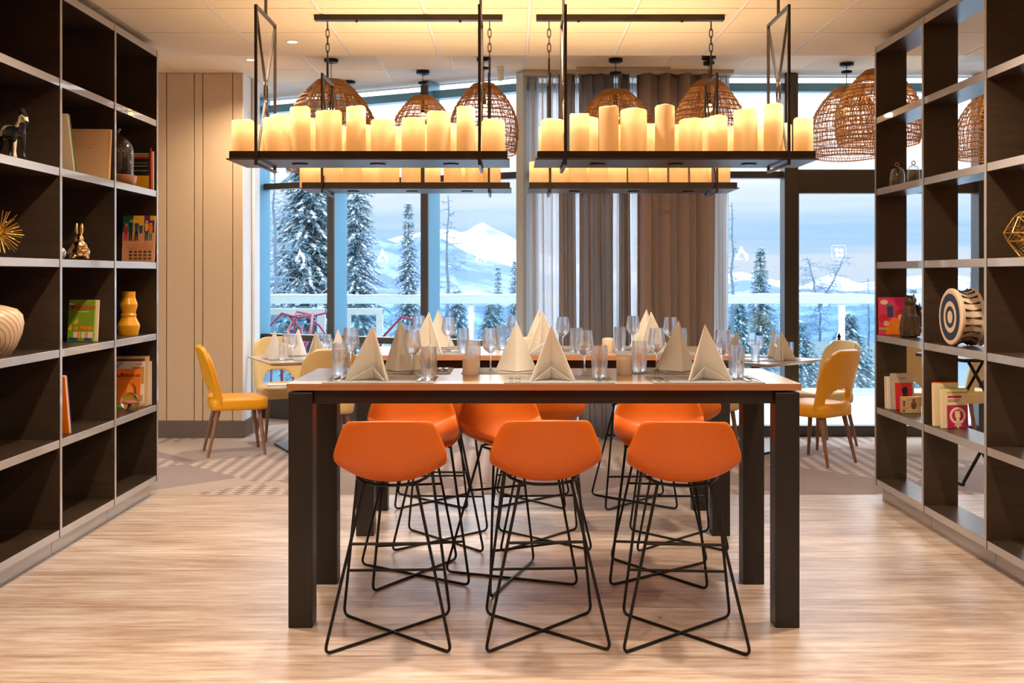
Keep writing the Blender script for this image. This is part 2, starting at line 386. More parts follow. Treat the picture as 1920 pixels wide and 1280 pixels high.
# ------------------------------------------------------------------ glass walls
U = Vector((2, -1, 0)).normalized(); NI = Vector((-1, -2, 0)).normalized()
def wl(px):                                  # picture column -> point of the slanted glass line
    k = (px - CX) / F; Y = 9.6 / (1 + .5 * k); return Vector((k * Y, Y, 0))
def ML(px):
    p = wl(px); M = Matrix((U, NI, Vector((0, 0, 1)))).transposed().to_4x4(); M.translation = p; return M
win1 = bpy.data.objects.new('window_1', None); COL.objects.link(win1)
struct(win1, 'slanted floor to ceiling glass wall with dark mullions on the left', 'window')
posts = [430, 497, 641, 815, 990]
def sticker(par, M, s):
    """white flame-like peak mark: outer peak with a notched inner tongue"""
    mb = MB()
    mb.prism([(-.5, -.42), (-.42, -.12), (-.22, .1), (-.02, .62), (.08, .42), (.05, .12), (-.12, -.05), (-.2, -.28), (-.36, -.46)], .002, M @ Matrix.Scale(s, 4))
    mb.prism([(.08, .42), (.22, .2), (.5, .0), (.52, -.4), (.3, -.52), (.24, -.2), (.05, .12)], .002, M @ Matrix.Scale(s, 4))
    mb.prism([(-.28, -.42), (-.1, -.3), (.12, -.38), (-.05, -.46)], .002, M @ Matrix.Scale(s, 4))
    return mb.build('sticker', M_sticker, par)
for i, px in enumerate(posts):
    w_ = .07 if i else .1
    MB().box((-w_ / 2, -.04, 0), (w_ / 2, .17, ZB), ML(px)).build('mullion', M_frame2 if i < 4 else M_palepost, win1, bevel=.004)
    if i < 4: MB().box((-w_ / 2 - .002, .17, 0), (w_ / 2 + .002, .19, ZB), ML(px)).build('mullion_cap', M_frame, win1)
A0 = wl(380); A1 = wl(1010)
def lrail(z0, z1, d0, d1, m, name='transom'):
    ln = (A1 - A0).length
    M = Matrix((U, NI, Vector((0, 0, 1)))).transposed().to_4x4(); M.translation = A0
    return MB().box((0, d0, z0), (ln, d1, z1), M).build(name, m, win1, bevel=.003)
lrail(2.285, 2.345, -.03, .06, M_frame); lrail(3.05, 3.125, -.03, .08, M_frame2); lrail(.78, .84, -.03, .10, M_frame, 'sill_rail'); lrail(0, .24, -.04, .12, M_frame, 'base_rail')
ends = [380] + posts + [1010]
for a, b in zip(ends, ends[1:]):
    pa, pb = wl(a), wl(b); ln = (pb - pa).length - .06; M = ML(a)
    for z0, z1 in ((.24, .78), (.84, 2.285), (2.345, 3.05), (3.125, ZB)):
        pn = MB().box((.03, -.004, z0), (.03 + ln, .004, z1), M).build('pane', M_pane, win1)
        if z0 == .84 and a > 490 and b < 1000:
            sx = {497: 563, 641: 718, 815: 902}[a]
            q = wl(sx); z = CH - (480 - HY) / F * q.y
            # the mark faces the room: x along the glass, y up
            S = Matrix((U, Vector((0, 0, 1)), NI)).transposed().to_4x4(); S.translation = q + Vector((0, 0, z)) + NI * .006
            sticker(pn, S, .125)
win2 = bpy.data.objects.new('window_2', None); COL.objects.link(win2)
struct(win2, 'straight glass wall with a glazed door on the right', 'window')
WY2 = 9.55
def X2(px): return (px - CX) / F * WY2
for px, wd, dp in ((1004, .06, .06), (1477, .12, .13), (1832, .08, .13), (2120, .08, .13)):
    MB().box((X2(px) - wd / 2, WY2 - dp, 0), (X2(px) + wd / 2, WY2 + .04, ZB)).build('mullion', M_palepost if px < 1200 else M_frame, win2, bevel=.004)
for z0, z1, m, nm in ((2.285, 2.345, M_frame, 'transom'), (3.05, 3.125, M_frame2, 'transom'), (0, .095, M_frame, 'base_rail')):
    MB().box((X2(1000), WY2 - .07, z0), (6.6, WY2 + .03, z1)).build(nm, m, win2, bevel=.003)
MB().box((X2(1484), WY2 - .08, 2.15), (X2(1832), WY2 + .02, 2.36)).build('door_header', M_frame, win2, bevel=.003)
MB().box((X2(1484), WY2 - .08, .095), (X2(1494), WY2 + .02, 2.15)).build('door_stile', M_frame, win2, bevel=.003)
for a, b in ((1000, 1477), (1477, 1832), (1832, 2120), (2120, 2349)):
    for z0, z1 in ((.095, 2.285), (2.345, 3.05), (3.125, ZB)):
        pn = MB().box((X2(a) + .04, WY2 - .004, z0), (X2(b) - .04, WY2 + .004, z1)).build('pane', M_pane, win2)
        def SM(px, py):
            p = P(px, py, WY2 - .008); S = Matrix((Vector((1, 0, 0)), Vector((0, 0, 1)), Vector((0, -1, 0)))).transposed().to_4x4(); S.translation = p; return S
        if z0 < .1 and a == 1000: sticker(pn, SM(1390, 476), .125)
        if z0 < .1 and a == 1477:
            q = MB(); s = .066; S = SM(1573, 473); t = .006
            for x0, y0, x1, y1 in ((-s, -s, s, -s + t), (-s, s - t, s, s), (-s, -s, -s + t, s), (s - t, -s, s, s)): q.box((x0, y0, 0), (x1, y1, .002), S)
            for cx_, cy_, r_ in ((-.02, .02, .022), (.022, .015, .02), (-.012, -.022, .02), (.026, -.024, .018)):
                q.prism([(cx_ + r_ * math.cos(t_ * .785), cy_ + r_ * math.sin(t_ * .785)) for t_ in range(8)], .002, S)
            q.build('notice_sticker', M_sticker, pn)
            S = SM(1573, 637); q = MB()
            for k in range(3): q.prism([(-.045 + .01 * k, -.05 + .035 * k), (.045 - .01 * k, -.05 + .035 * k), (0, .03 + .035 * k)], .002, S)
            q.box((-.008, -.075, 0), (.008, -.05, .002), S); q.build('tree_sticker', M_sticker, pn)

# ------------------------------------------------------------------ curtains
def curtain(px0, px1, Y, amp, folds, m, label, seed, name='curtain', z0=.015):
    r_ = random.Random(seed); x0, x1 = pxX(px0, Y), pxX(px1, Y); ph = r_.random() * 6
    jit = [r_.uniform(.6, 1.3) for _ in range(folds * 2 + 3)]
    def fn(u, v):
        a = u * folds; k = int(a * 2); j = jit[k] * (1 - (a * 2 - k)) + jit[k + 1] * (a * 2 - k)
        s = math.sin(a * 2 * math.pi + ph); s = math.copysign(abs(s) ** .7, s)
        flare = 1 + .12 * (1 - v)
        x = x0 + (x1 - x0) * u + .012 * math.sin(a * 4 * math.pi + ph) * flare
        return Vector((x + .008 * math.sin(v * 3 + a), Y + amp * j * s * flare, z0 + (ZB - .03 - z0) * v))
    o = MB().grid(fn, folds * 14, 10).build(name, m, smooth=60)
    sd = o.modifiers.new('cloth', 'SOLIDIFY'); sd.thickness = .003
    return tag(o, label, 'curtain')
curtain(1193, 1340, 9.30, .06, 4, M_curtain, 'heavy taupe curtain hanging right of centre, the widest taupe panel', 1)
curtain(1086, 1152, 9.31, .05, 3, M_curtain2, 'narrow taupe curtain panel left of the heavy curtain', 2)
curtain(1046, 1078, 9.33, .04, 2, M_curtain2, 'slim taupe curtain strip beside the white voile', 3)
curtain(1160, 1182, 9.33, .04, 2, M_curtain2, 'slim taupe curtain strip between bright gaps near the heavy curtain', 6)
curtain(990, 1200, 9.42, .022, 12, M_sheer, 'long white voile curtain behind the taupe panels', 4, 'voile_curtain')
curtain(1332, 1366, 9.42, .022, 4, M_sheer, 'short white voile edge right of the heavy curtain', 5, 'voile_curtain')
MB_track = MB().box((pxX(980, 9.36), 9.27, ZB - .03), (pxX(1372, 9.36), 9.45, ZB + .004)).build('curtain_track', mat('track_paint', (.55, .47, .40), .6), bevel=.002)
tag(MB_track, 'pale ceiling track carrying the curtains', 'curtain track')
# ------------------------------------------------------------------ bookcases
SH = [.133, .59, 1.05, 1.51, 1.975, 2.43]            # shelf tops
BT = 2.885
def bookcase(name, label, xf, sgn, ys_, depth, back):
    """xf front plane, sgn -1 left (body towards -x) or +1; ys_ divider positions, far to near"""
    t = thing(name, label, 'bookcase', (xf, ys_[0], 0))
    def B(nm, x0, x1, y0, y1, z0, z1, bv=.0015, lab=None):
        a, b = sorted((x0 * sgn, x1 * sgn)); o = MB().box((a, y0 - ys_[0], z0), (b, y1 - ys_[0], z1)).build(nm, [M_laminate, M_edge], t, bevel=bv)
        for q in o.data.polygons:
            if q.normal.x * sgn < -.5: q.material_index = 1
        if lab: o['label'] = lab
    th = .028
    for i, y in enumerate(ys_):
        ya = y - th if i == 0 else y - th / 2
        B('upright', 0, depth, ya, ya + th, .092, BT)
    for i, (y1, y0) in enumerate(zip(ys_, ys_[1:])):
        a, b = y0 + th / 2 + .0006, (y1 - th if i == 0 else y1 - th / 2) - .0006
        for z in SH: B('shelf', .003, depth - .004, a, b, z - .041, z)
        B('top_panel', .0015, depth - .004, a, b, BT - .045, BT - .001)
        if back: B('back_panel', depth - .012, depth, a, b, .1, BT - .002)
    n = len(ys_) - 1
    for y1, y0 in zip(ys_, ys_[1:]): B('plinth', .05, depth - .02, y0 + .001, y1 - .001, 0, .0915)
    return t
YL = [6.97, 6.22, 5.47, 4.72, 3.97]
YR = [6.85, 6.05, 5.25, 4.45, 3.65]
XL, XR = -2.30, 2.317
bookcase('open_bookcase', 'tall dark oak bookcase along the left wall, closed at the back', XL, -1, YL, .36, True)
bookcase('open_bookcase', 'tall dark oak see-through bookcase on the right, open at the back', XR, 1, YR, .195, False)

# ------------------------------------------------------------------ high tables
TZ = .99
def high_table(label, x0, x1, y0, y1):
    t = thing('high_table', label, 'table', ((x0 + x1) / 2, (y0 + y1) / 2, 0), group='high dining tables')
    w_, d_ = (x1 - x0) / 2, (y1 - y0) / 2
    mb = MB().box((-w_, -d_, TZ - .028), (w_, d_, TZ)); 
    top = mb.build('tabletop', [M_tabletop, M_topedge], t, bevel=.0015)
    for p in top.data.polygons: p.material_index = 0 if abs(p.normal.z) > .5 else 1
    for sx in (-1, 1):
        for sy in (-1, 1):
            xo, yo = sx * (w_ - .006), sy * (d_ - .004)
            MB().box((min(xo, xo - sx * .098), min(yo, yo - sy * .098), 0), (max(xo, xo - sx * .098), max(yo, yo - sy * .098), TZ - .036)).build('leg', M_blackwood, t, bevel=.004)
    for sy in (-1, 1):
        y = sy * (d_ - .03); MB().box((-w_ + .105, min(y, y - sy * .03), TZ - .084), (w_ - .105, max(y, y - sy * .03), TZ - .028)).build('apron', M_blackwood, t, bevel=.002)
    for sx in (-1, 1):
        x = sx * (w_ - .03); MB().box((min(x, x - sx * .03), -d_ + .103, TZ - .084), (max(x, x - sx * .03), d_ - .103, TZ - .028)).build('apron', M_blackwood, t, bevel=.002)
    return t
high_table('front high table with oak top, square black legs and laid places', -.912, 1.171, 4.335, 5.05)
high_table('second high table with oak top standing behind the front one', -.86, 1.20, 5.86, 6.60)

# ------------------------------------------------------------------ low tables
LZ = .74
def low_table(label, c, rz, s):
    t = thing('dining_table', label, 'table', (c[0], c[1], 0), rz)
    mb = MB(); h = s / 2
    prof = [(h - .05, LZ - .03), (h - .004, LZ - .008), (h, LZ - .004), (h, LZ)]
    vs = []; n = 28
    def ring(q, z):
        pts = []
        for k in range(4):
            for j in range(n // 4 + 1):
                a = math.pi / 2 * (k + j / (n // 4)); r_ = .04
                cx_ = (q - r_) * (1 if k in (0, 3) else -1); cy_ = (q - r_) * (1 if k in (0, 1) else -1)
                pts.append((cx_ + r_ * math.cos(a), cy_ + r_ * math.sin(a), z))
        return pts
    rings = [ring(q, z) for q, z in prof]; k = len(rings[0])
    fs = [tuple(range(k))[::-1], tuple(range((len(rings) - 1) * k, len(rings) * k))]
    for i in range(len(rings) - 1):
        for j in range(k): fs.append((i*k+j, i*k+(j+1) % k, (i+1)*k+(j+1) % k, (i+1)*k+j))
    mb.add([p for r_ in rings for p in r_], fs); mb.build('tabletop', M_tabletop, t)
    MB().lathe([(.035, .02), (.035, LZ - .03)], 20).build('column', M_black, t, smooth=40)
    MB().box((-.22, -.22, 0), (.22, .22, .018)).build('base_plate', M_black, t, bevel=.004)
    return t
low_table('small square dining table by the left windows', (-1.706, 8.91), R(26), .82)
low_table('small square dining table by the glazed door', (2.0, 8.81), R(42), .79)

# ------------------------------------------------------------------ bar stools
def make_stool():
    t = thing('bar_stool', '', 'stool', group='orange bar stools')
    prof = [(.215, .630, .150), (.20, .652, .172), (.13, .656, .198), (.04, .645, .212), (-.05, .634, .217), (-.115, .636, .220), (-.165, .668, .219), (-.194, .722, .211), (-.211, .784, .197), (-.222, .838, .182), (-.228, .868, .168), (-.229, .880, .150)]
    side = [.012, .014, .024, .042, .064, .082, .074, .046, .018, -.002, -.010, -.013]    # side lift
    wrap = [-.02, -.016, 0, 0, 0, .01, .035, .06, .07, .07, .066, .06]               # back wraps forward
    def at(v):
        a = v * (len(prof) - 1); k = min(int(a), len(prof) - 2); f = a - k
        p = [prof[k][i] * (1 - f) + prof[k + 1][i] * f for i in range(3)]
        return p + [side[k] * (1 - f) + side[k + 1] * f, wrap[k] * (1 - f) + wrap[k + 1] * f]
    def fn(u, v):
        s = u * 2 - 1; y, z, hw, sl, wr = at(v); s2 = abs(s) ** 2.2
        return Vector((s * hw, y + wr * s2, z + sl * s2))
    o = MB().grid(fn, 16, 22).build('seat_shell', M_orange, t, smooth=180)
    sd = o.modifiers.new('thick', 'SOLIDIFY'); sd.thickness = .022; sd.offset = 0
    sb_ = o.modifiers.new('soft', 'SUBSURF'); sb_.levels = 1; sb_.render_levels = 1
    r_ = .0062
    for s in (-1, 1):
        pts = [(-.100 * s, -.118, .624), (-.238 * s, -.24, .0065), (.222 * s, .235, .0065), (.150 * s, .12, .636)]
        p = fillet(pts, .035, 6)
        mid = len(p) // 2
        if s > 0:
            for q in p:
                if abs(q.x) < .03 and abs(q.y) < .03: pass
        MB().tube(p, r_, 8).build('leg_loop', M_black, t, smooth=60)
    ring = [(.150, .12, .634), (.140, -.02, .628), (.100, -.112, .624), (.04, -.128, .617), (-.04, -.128, .617), (-.100, -.112, .624), (-.140, -.02, .628), (-.150, .12, .634)]
    MB().tube(fillet(ring, .02, 3), r_, 8, closed=True).build('seat_ring', M_black, t, smooth=60)
    def leg(a, b, z): f = (z - .0065) / (a[2] - .0065); return tuple(b[i] + (a[i] - b[i]) * f for i in range(2)) + (z,)
    bl = leg((-.100, -.118, .624), (-.238, -.24, .0065), .40); fl = leg((-.150, .12, .636), (-.222, .235, .0065), .20)
    MB().tube([bl, (-bl[0], bl[1], bl[2])], r_ * .95, 8).build('rear_rail', M_black, t, smooth=60)
    MB().tube([fl, (-fl[0], fl[1], fl[2])], r_ * .95, 8).build('foot_rail', M_black, t, smooth=60)
    for s in (-1, 1): MB().lathe([(.011, 0), (.011, .012)], 10, (.150 * s, .10, .618)).build('glide', M_black, t)
    return t
stool = make_stool()
stools = [
    (-.475, 4.27, 2, 'orange bar stool at the left near side of the front table'),
    (.125, 4.29, 3, 'orange bar stool at the middle near side of the front table'),
    (.672, 4.26, -4, 'orange bar stool at the right near side of the front table'),
    (-.46, 5.10, 192, 'orange bar stool facing the viewer behind the front table, leftmost of its row'),
    (.0, 5.04, 206, 'orange bar stool facing the viewer behind the front table, middle and turned aside'),
    (.70, 5.12, 172, 'orange bar stool facing the viewer behind the front table, rightmost of its row'),
    (-.37, 5.76, -3, 'orange bar stool at the left near side of the second table'),
    (.16, 5.77, 4, 'orange bar stool at the middle near side of the second table'),
    (.88, 5.76, 0, 'orange bar stool at the right near side of the second table'),
    (-.50, 6.76, 182, 'orange bar stool at the far side of the second table, leftmost'),
    (.12, 6.78, 176, 'orange bar stool at the far side of the second table, middle'),
    (.77, 6.74, 184, 'orange bar stool at the far side of the second table, rightmost')]
for i, (x, y, a, lab) in enumerate(stools):
    if i == 0: stool.location = (x, y, 0); stool.rotation_euler = (0, 0, R(a)); stool['label'] = lab
    else: dup(stool, (x, y, 0), R(a), lab)

# ------------------------------------------------------------------ dining chairs (local: sitter faces +y)
def make_chair(m, label, grp):
    t = thing('dining_chair', label, 'chair', group=grp)
    # back: curved upholstered shell with an opening above the seat
    def sh(u, v):                                  # u across, v up
        s = u * 2 - 1; z = .40 + .47 * v
        hw = .205 + .012 * math.sin(v * 2.4) - .042 * (max(0, v - .55) / .45) ** 3
        y = -.185 - .105 * v ** 1.2 + .075 * abs(s) ** 2.4 * (1 - .35 * v)
        return Vector((s * hw, y, z))
    nu, nv = 32, 40; vs = [sh(i / nu, j / nv) for j in range(nv + 1) for i in range(nu + 1)]
    # soften the top corners
    for j in range(nv + 1):
        for i in range(nu + 1):
            v = vs[j * (nu + 1) + i]; s = abs(i / nu * 2 - 1); v.z -= .05 * max(0, (s - .45) / .55) ** 2.5 * (j / nv) ** 5
    fs = []
    for j in range(nv):
        for i in range(nu):
            s = abs((i + .5) / nu * 2 - 1); vv = (j + .5) / nv
            if s < .66 and .14 < vv < .38 - .17 * (s / .66) ** 3: continue
            fs.append((j*(nu+1)+i, j*(nu+1)+i+1, (j+1)*(nu+1)+i+1, (j+1)*(nu+1)+i))
    o = MB().add(vs, fs).build('backrest', m, t, smooth=180)
    bm = bmesh.new(); bm.from_mesh(o.data); bmesh.ops.delete(bm, geom=[v for v in bm.verts if not v.link_faces], context='VERTS'); bm.to_mesh(o.data); bm.free()
    sd = o.modifiers.new('pad', 'SOLIDIFY'); sd.thickness = .042; sd.offset = 0
    s2 = o.modifiers.new('soft', 'SUBSURF'); s2.levels = 1; s2.render_levels = 1
    # seat cushion
    mb = MB(); pts = []; n = 32
    def outline(q):
        p = []
        for k in range(n):
            a = 2 * math.pi * k / n; c, s = math.cos(a), math.sin(a); e = .32
            x = math.copysign(abs(c) ** e, c) * (.222 - .012 * (s < 0)); y = math.copysign(abs(s) ** e, s) * .225 + .02
            p.append((x * q, y * q))
        return p
    lay = [(.93, .362), (.985, .372), (1.0, .395), (1.0, .43), (.985, .447), (.93, .456), (.6, .460), (.2, .461)]
    for q, z in lay: pts += [(x, y, z) for x, y in outline(q)]
    fs = [tuple(range(n))[::-1], tuple(range((len(lay) - 1) * n, len(lay) * n))] + [(i*n+j, i*n+(j+1) % n, (i+1)*n+(j+1) % n, (i+1)*n+j) for i in range(len(lay) - 1) for j in range(n)]
    mb.add(pts, fs).build('seat', m, t, smooth=70)
    for sx in (-1, 1):
        MB().tube([(.165 * sx, .17, .365), (.20 * sx, .215, 0)], [.019, .011], 10).build('leg', M_walnut, t, smooth=60)
        MB().tube([(.15 * sx, -.14, .365), (.18 * sx, -.225, 0)], [.019, .011], 10).build('leg', M_walnut, t, smooth=60)
    return t
def face(dx, dy): return math.atan2(dy, dx) - math.pi / 2
yc = make_chair(M_yellow, 'mustard yellow dining chair in front of the beige panelled wall', 'upholstered dining chairs')
yc.location = (-2.234, 8.635, 0); yc.rotation_euler = (0, 0, face(.416, .16))
dup(yc, (2.335, 8.22, 0), face(-.634, .773), 'mustard yellow dining chair with its back turned, left of the see-through bookcase')
pc = make_chair(M_cream, 'cream dining chair with its back to the viewer at the left small table', 'upholstered dining chairs')
pc.location = (-1.47, 8.36, 0); pc.rotation_euler = (0, 0, face(-.38, .92))
dup(pc, (-2.02, 9.45, 0), face(.43, -.9), 'cream dining chair facing the viewer behind the left small table')
dup(pc, (2.60, 9.02, 0), face(-.9, -.42), 'cream dining chair behind the mustard one near the glazed door')
dup(pc, (-1.1, 9.2, 0), face(-.9, -.42), 'cream dining chair at the right side of the left small table')
dup(pc, (1.50, 8.45, 0), face(.7, .7), 'cream dining chair behind the right end of the second high table')
dup(pc, (3.33, 8.95, 0), face(.6, .8), 'cream dining chair glimpsed through the far column of the right bookcase')
dup(pc, (3.86, 9.1, 0), face(-.5, .8), 'cream dining chair glimpsed through the middle column of the right bookcase')
# small table with crossed legs behind the right bookcase
ct = thing('folding_table', 'black folding table with crossed legs behind the right bookcase', 'table', (3.28, 7.55, 0), R(10))
MB().box((-.3, -.3, .84), (.3, .3, .865)).build('tabletop', M_black, ct, bevel=.004)
for y in (-.25, .25):
    for s in (-1, 1): MB().tube([(-.27 * s, y + .012 * s, .01), (.24 * s, y + .012 * s, .838)], .012, 8).build('leg', M_black, ct, smooth=60)
for s in (-1, 1): MB().tube([(-.27 * s, -.25, .012), (-.27 * s, .25, .012)], .012, 8).build('foot_bar', M_black, ct, smooth=60)

# ------------------------------------------------------------------ chandeliers with candle lamps
def candle_material(name, lit):
    m = bpy.data.materials.new(name); m.use_nodes = True
    n = m.node_tree.nodes; l = m.node_tree.links
    for x in list(n): n.remove(x)
    o = n.new('ShaderNodeOutputMaterial'); d = n.new('ShaderNodeBsdfDiffuse'); t = n.new('ShaderNodeBsdfTranslucent'); mx = n.new('ShaderNodeMixShader'); ad = n.new('ShaderNodeAddShader'); e = n.new('ShaderNodeEmission')
    d.inputs[0].default_value = (.62, .46, .30, 1); t.inputs[0].default_value = (.105, .076, .047, 1); mx.inputs[0].default_value = .45
    e.inputs[0].default_value = (1, .40, .095, 1); e.inputs[1].default_value = .52 if lit else .50  # wax without a bulb also emits, a glow put into its material
    l.new(d.outputs[0], mx.inputs[1]); l.new(t.outputs[0], mx.inputs[2]); l.new(mx.outputs[0], ad.inputs[0]); l.new(e.outputs[0], ad.inputs[1]); l.new(ad.outputs[0], o.inputs[0])
    return m
M_wax = candle_material('lit_wax', True); M_wax0 = candle_material('bulbless_glowing_wax', False)
bulb = bpy.data.lights.new('candle_bulb', 'POINT'); bulb.energy = CANDLE_W; bulb.color = (1, .72, .42); bulb.shadow_soft_size = .012
cm = {}
def candle(par, x, y, z, r_, h, lit=True):
    k = (round(r_, 3), round(h, 3), lit)
    if k not in cm:
        mb = MB(); n = 22; prof = [(r_ * .98, 0), (r_, .01)] + [(r_, .01 + (h - .018) * k_ / 5) for k_ in range(1, 6)] + [(r_ - .0015, h - .003), (r_ - .005, h)]
        mb.lathe(prof, n); mb.f.pop(); mb.mi.pop(); rr = random.Random(int(h * 1e4) + int(r_ * 1e5)); a0 = rr.random() * 6
        for i, v in enumerate(mb.v):
            if v[2] > h - .02:
                a = math.atan2(v[1], v[0]); mb.v[i] = (v[0], v[1], v[2] + .002 * math.sin(2 * a + a0) + .001 * math.sin(5 * a + a0 * 2))
        cm[k] = mb.mesh('candle', M_wax if lit else M_wax0, 50)
    o = link('candle', cm[k], par, loc=(x, y, z))
    if lit:
        b = bpy.data.objects.new('candle_bulb', bulb); COL.objects.link(b); b.parent = o; b.location = (0, 0, h * .84)
    return o
TW, TD = 1.17, .33
def chandelier(label, cx_, cy_, row1, row2, group='candle chandeliers'):
    z0 = 1.915; t = thing('candle_chandelier', label, 'chandelier', (cx_, cy_, z0), group=group)
    w_, d_ = TW / 2, TD / 2
    MB().box((-w_ - .012, -d_ - .012, 0), (w_ + .012, d_ + .012, .006)).build('tray', M_bronze, t, bevel=.0015)
    for s in (-1, 1):
        MB().box((-w_, s * d_ - .003, .006), (w_, s * d_ + .003, .037)).build('tray_rim', M_bronze, t)
        MB().box((s * w_ - .003, -d_ + .0035, .006), (s * w_ + .003, d_ - .0035, .037)).build('tray_rim', M_bronze, t)
    for x in (-.32, .02, .34): MB().lathe([(.034, -.005), (.034, .001)], 20, (x, 0, 0)).build('tray_disc', M_bronze, t, smooth=40)
    for s in (-1, 1):
        x = s * (w_ - .115); q = .012; yf = d_ + .016; zb, zt = -.018, .64
        b = MB()
        for y in (-yf, yf): b.box((x - q / 2, y - q / 2, zb), (x + q / 2, y + q / 2, zt))
        for z in (zb - q / 2, zt): b.box((x - q / 2, -yf - q / 2, z), (x + q / 2, yf + q / 2, z + q))
        zm = (zb + zt) / 2
        o = b.build('bracket', M_bronze, t, bevel=.001)
        for sy in (-1, 1):
            for za, zc in ((zt, zm + .045), (zb, zm - .045)): MB().bar((x, sy * yf, za), (x, sy * .012, zc), q * .95, q * .8, (1, 0, 0)).build('brace_bar', M_bronze, o)
        dg = MB().tube([(x, .026 * math.cos(a * .524), zm + .055 * math.sin(a * .524)) for a in range(12)], .005, 6, closed=True); dg.build('brace_ring', M_bronze, o, smooth=60)
        MB().box((x - .006, -.006, zt + q), (x + .006, .006, .77)).build('rod', M_bronze, t, bevel=.001)
        for k in range(5):
            ch = MB()
            zc = .79 + k * .042; pts = []
            for a in range(16):
                an = a * math.pi / 8; u = .0095 * math.cos(an); v = .019 * math.sin(an) + (.008 if math.sin(an) > 0 else -.008)
                pts.append((x + (u if k % 2 else 0), (0 if k % 2 else u), zc + v))
            ch.tube(pts, .0028, 6, closed=True).build('chain_link', M_bronze, t, smooth=60)
    MB().box((-w_ + .04, -.025, ZC - z0 - .032), (w_ - .04, .025, ZC - z0)).build('ceiling_bar', M_bronze, t, bevel=.002)
    for x in (-.3, .3): MB().lathe([(.007, -.012), (.007, .0)], 10, (x, -.012, ZC - z0 - .032)).build('bar_screw', M_bronze, t)
    for (x, r_, h, *l_) in row1: candle(t, x, -.085, .0065, r_, h, not l_)
    for (x, r_, h, *l_) in row2: candle(t, x, .08, .0065, r_, h, not l_)
    return t
def rowpx(lst, cx_, Y, dz=.0065, low=0):
    o = []
    for x0, x1, y, *l_ in lst:
        x = ((x0 + x1) / 2 - CX) / F * Y - cx_; r_ = (x1 - x0) / 2 / F * Y; h = CH - (y + low - HY) / F * Y - 1.915 - dz
        o.append((x, r_, h, *l_))
    return o
CYF, CYB = 4.69, 6.22
c1x, c2x = -.607, .695
Y1, Y2 = CYF - .085, CYF + .08
chandelier('candle chandelier nearest the viewer, on the left over the front table', c1x, CYF,
    rowpx([(435, 476, 226), (493, 529, 221), (544, 582, 201), (592, 641, 209), (649, 686, 200), (695, 741, 226), (753, 797, 223), (800, 845, 210), (856, 891, 201), (903, 947, 226)], c1x, Y1),
    rowpx([(464, 504, 237), (512, 544, 214), (566, 602, 224), (618, 652, 236), (668, 704, 235), (724, 760, 240), (776, 815, 236), (830, 862, 232), (874, 912, 238)], c1x, Y2))
chandelier('candle chandelier nearest the viewer, on the right over the front table', c2x, CYF,
    rowpx([(1015, 1059, 225), (1068, 1105, 214), (1123, 1160, 200, 0), (1163, 1213, 206), (1228, 1265, 198, 0), (1273, 1317, 224), (1328, 1364, 218), (1376, 1420, 206), (1432, 1468, 196), (1488, 1524, 222)], c2x, Y1),
    rowpx([(1010, 1046, 238), (1090, 1122, 221), (1140, 1175, 236), (1196, 1230, 233), (1248, 1284, 235), (1310, 1345, 222), (1356, 1392, 238), (1405, 1436, 235), (1452, 1484, 233)], c2x, Y2))
Y1, Y2 = CYB - .085, CYB + .08
c3x, c4x = -.60, .685
chandelier('candle chandelier farther back, on the left over the second table', c3x, CYB,
    rowpx([(562, 594, 270), (601, 636, 262), (643, 678, 256), (682, 712, 268), (718, 749, 262), (754, 789, 256), (796, 826, 268), (832, 864, 258), (872, 900, 264), (906, 939, 262)], c3x, Y1, low=34),
    rowpx([(585, 612, 276), (632, 660, 272), (672, 700, 276), (712, 738, 270), (752, 780, 276), (800, 826, 272), (846, 872, 278), (886, 914, 272)], c3x, Y2, low=26))
chandelier('candle chandelier farther back, on the right over the second table', c4x, CYB,
    rowpx([(992, 1026, 270), (1030, 1060, 268), (1066, 1099, 258), (1106, 1140, 262), (1143, 1175, 268), (1180, 1215, 258), (1220, 1251, 266), (1255, 1290, 258), (1294, 1328, 264), (1340, 1369, 262)], c4x, Y1, low=34),
    rowpx([(1012, 1040, 280), (1052, 1080, 276), (1094, 1120, 272), (1134, 1160, 278), (1178, 1204, 272), (1216, 1244, 276), (1262, 1290, 272), (1308, 1334, 276)], c4x, Y2, low=26))

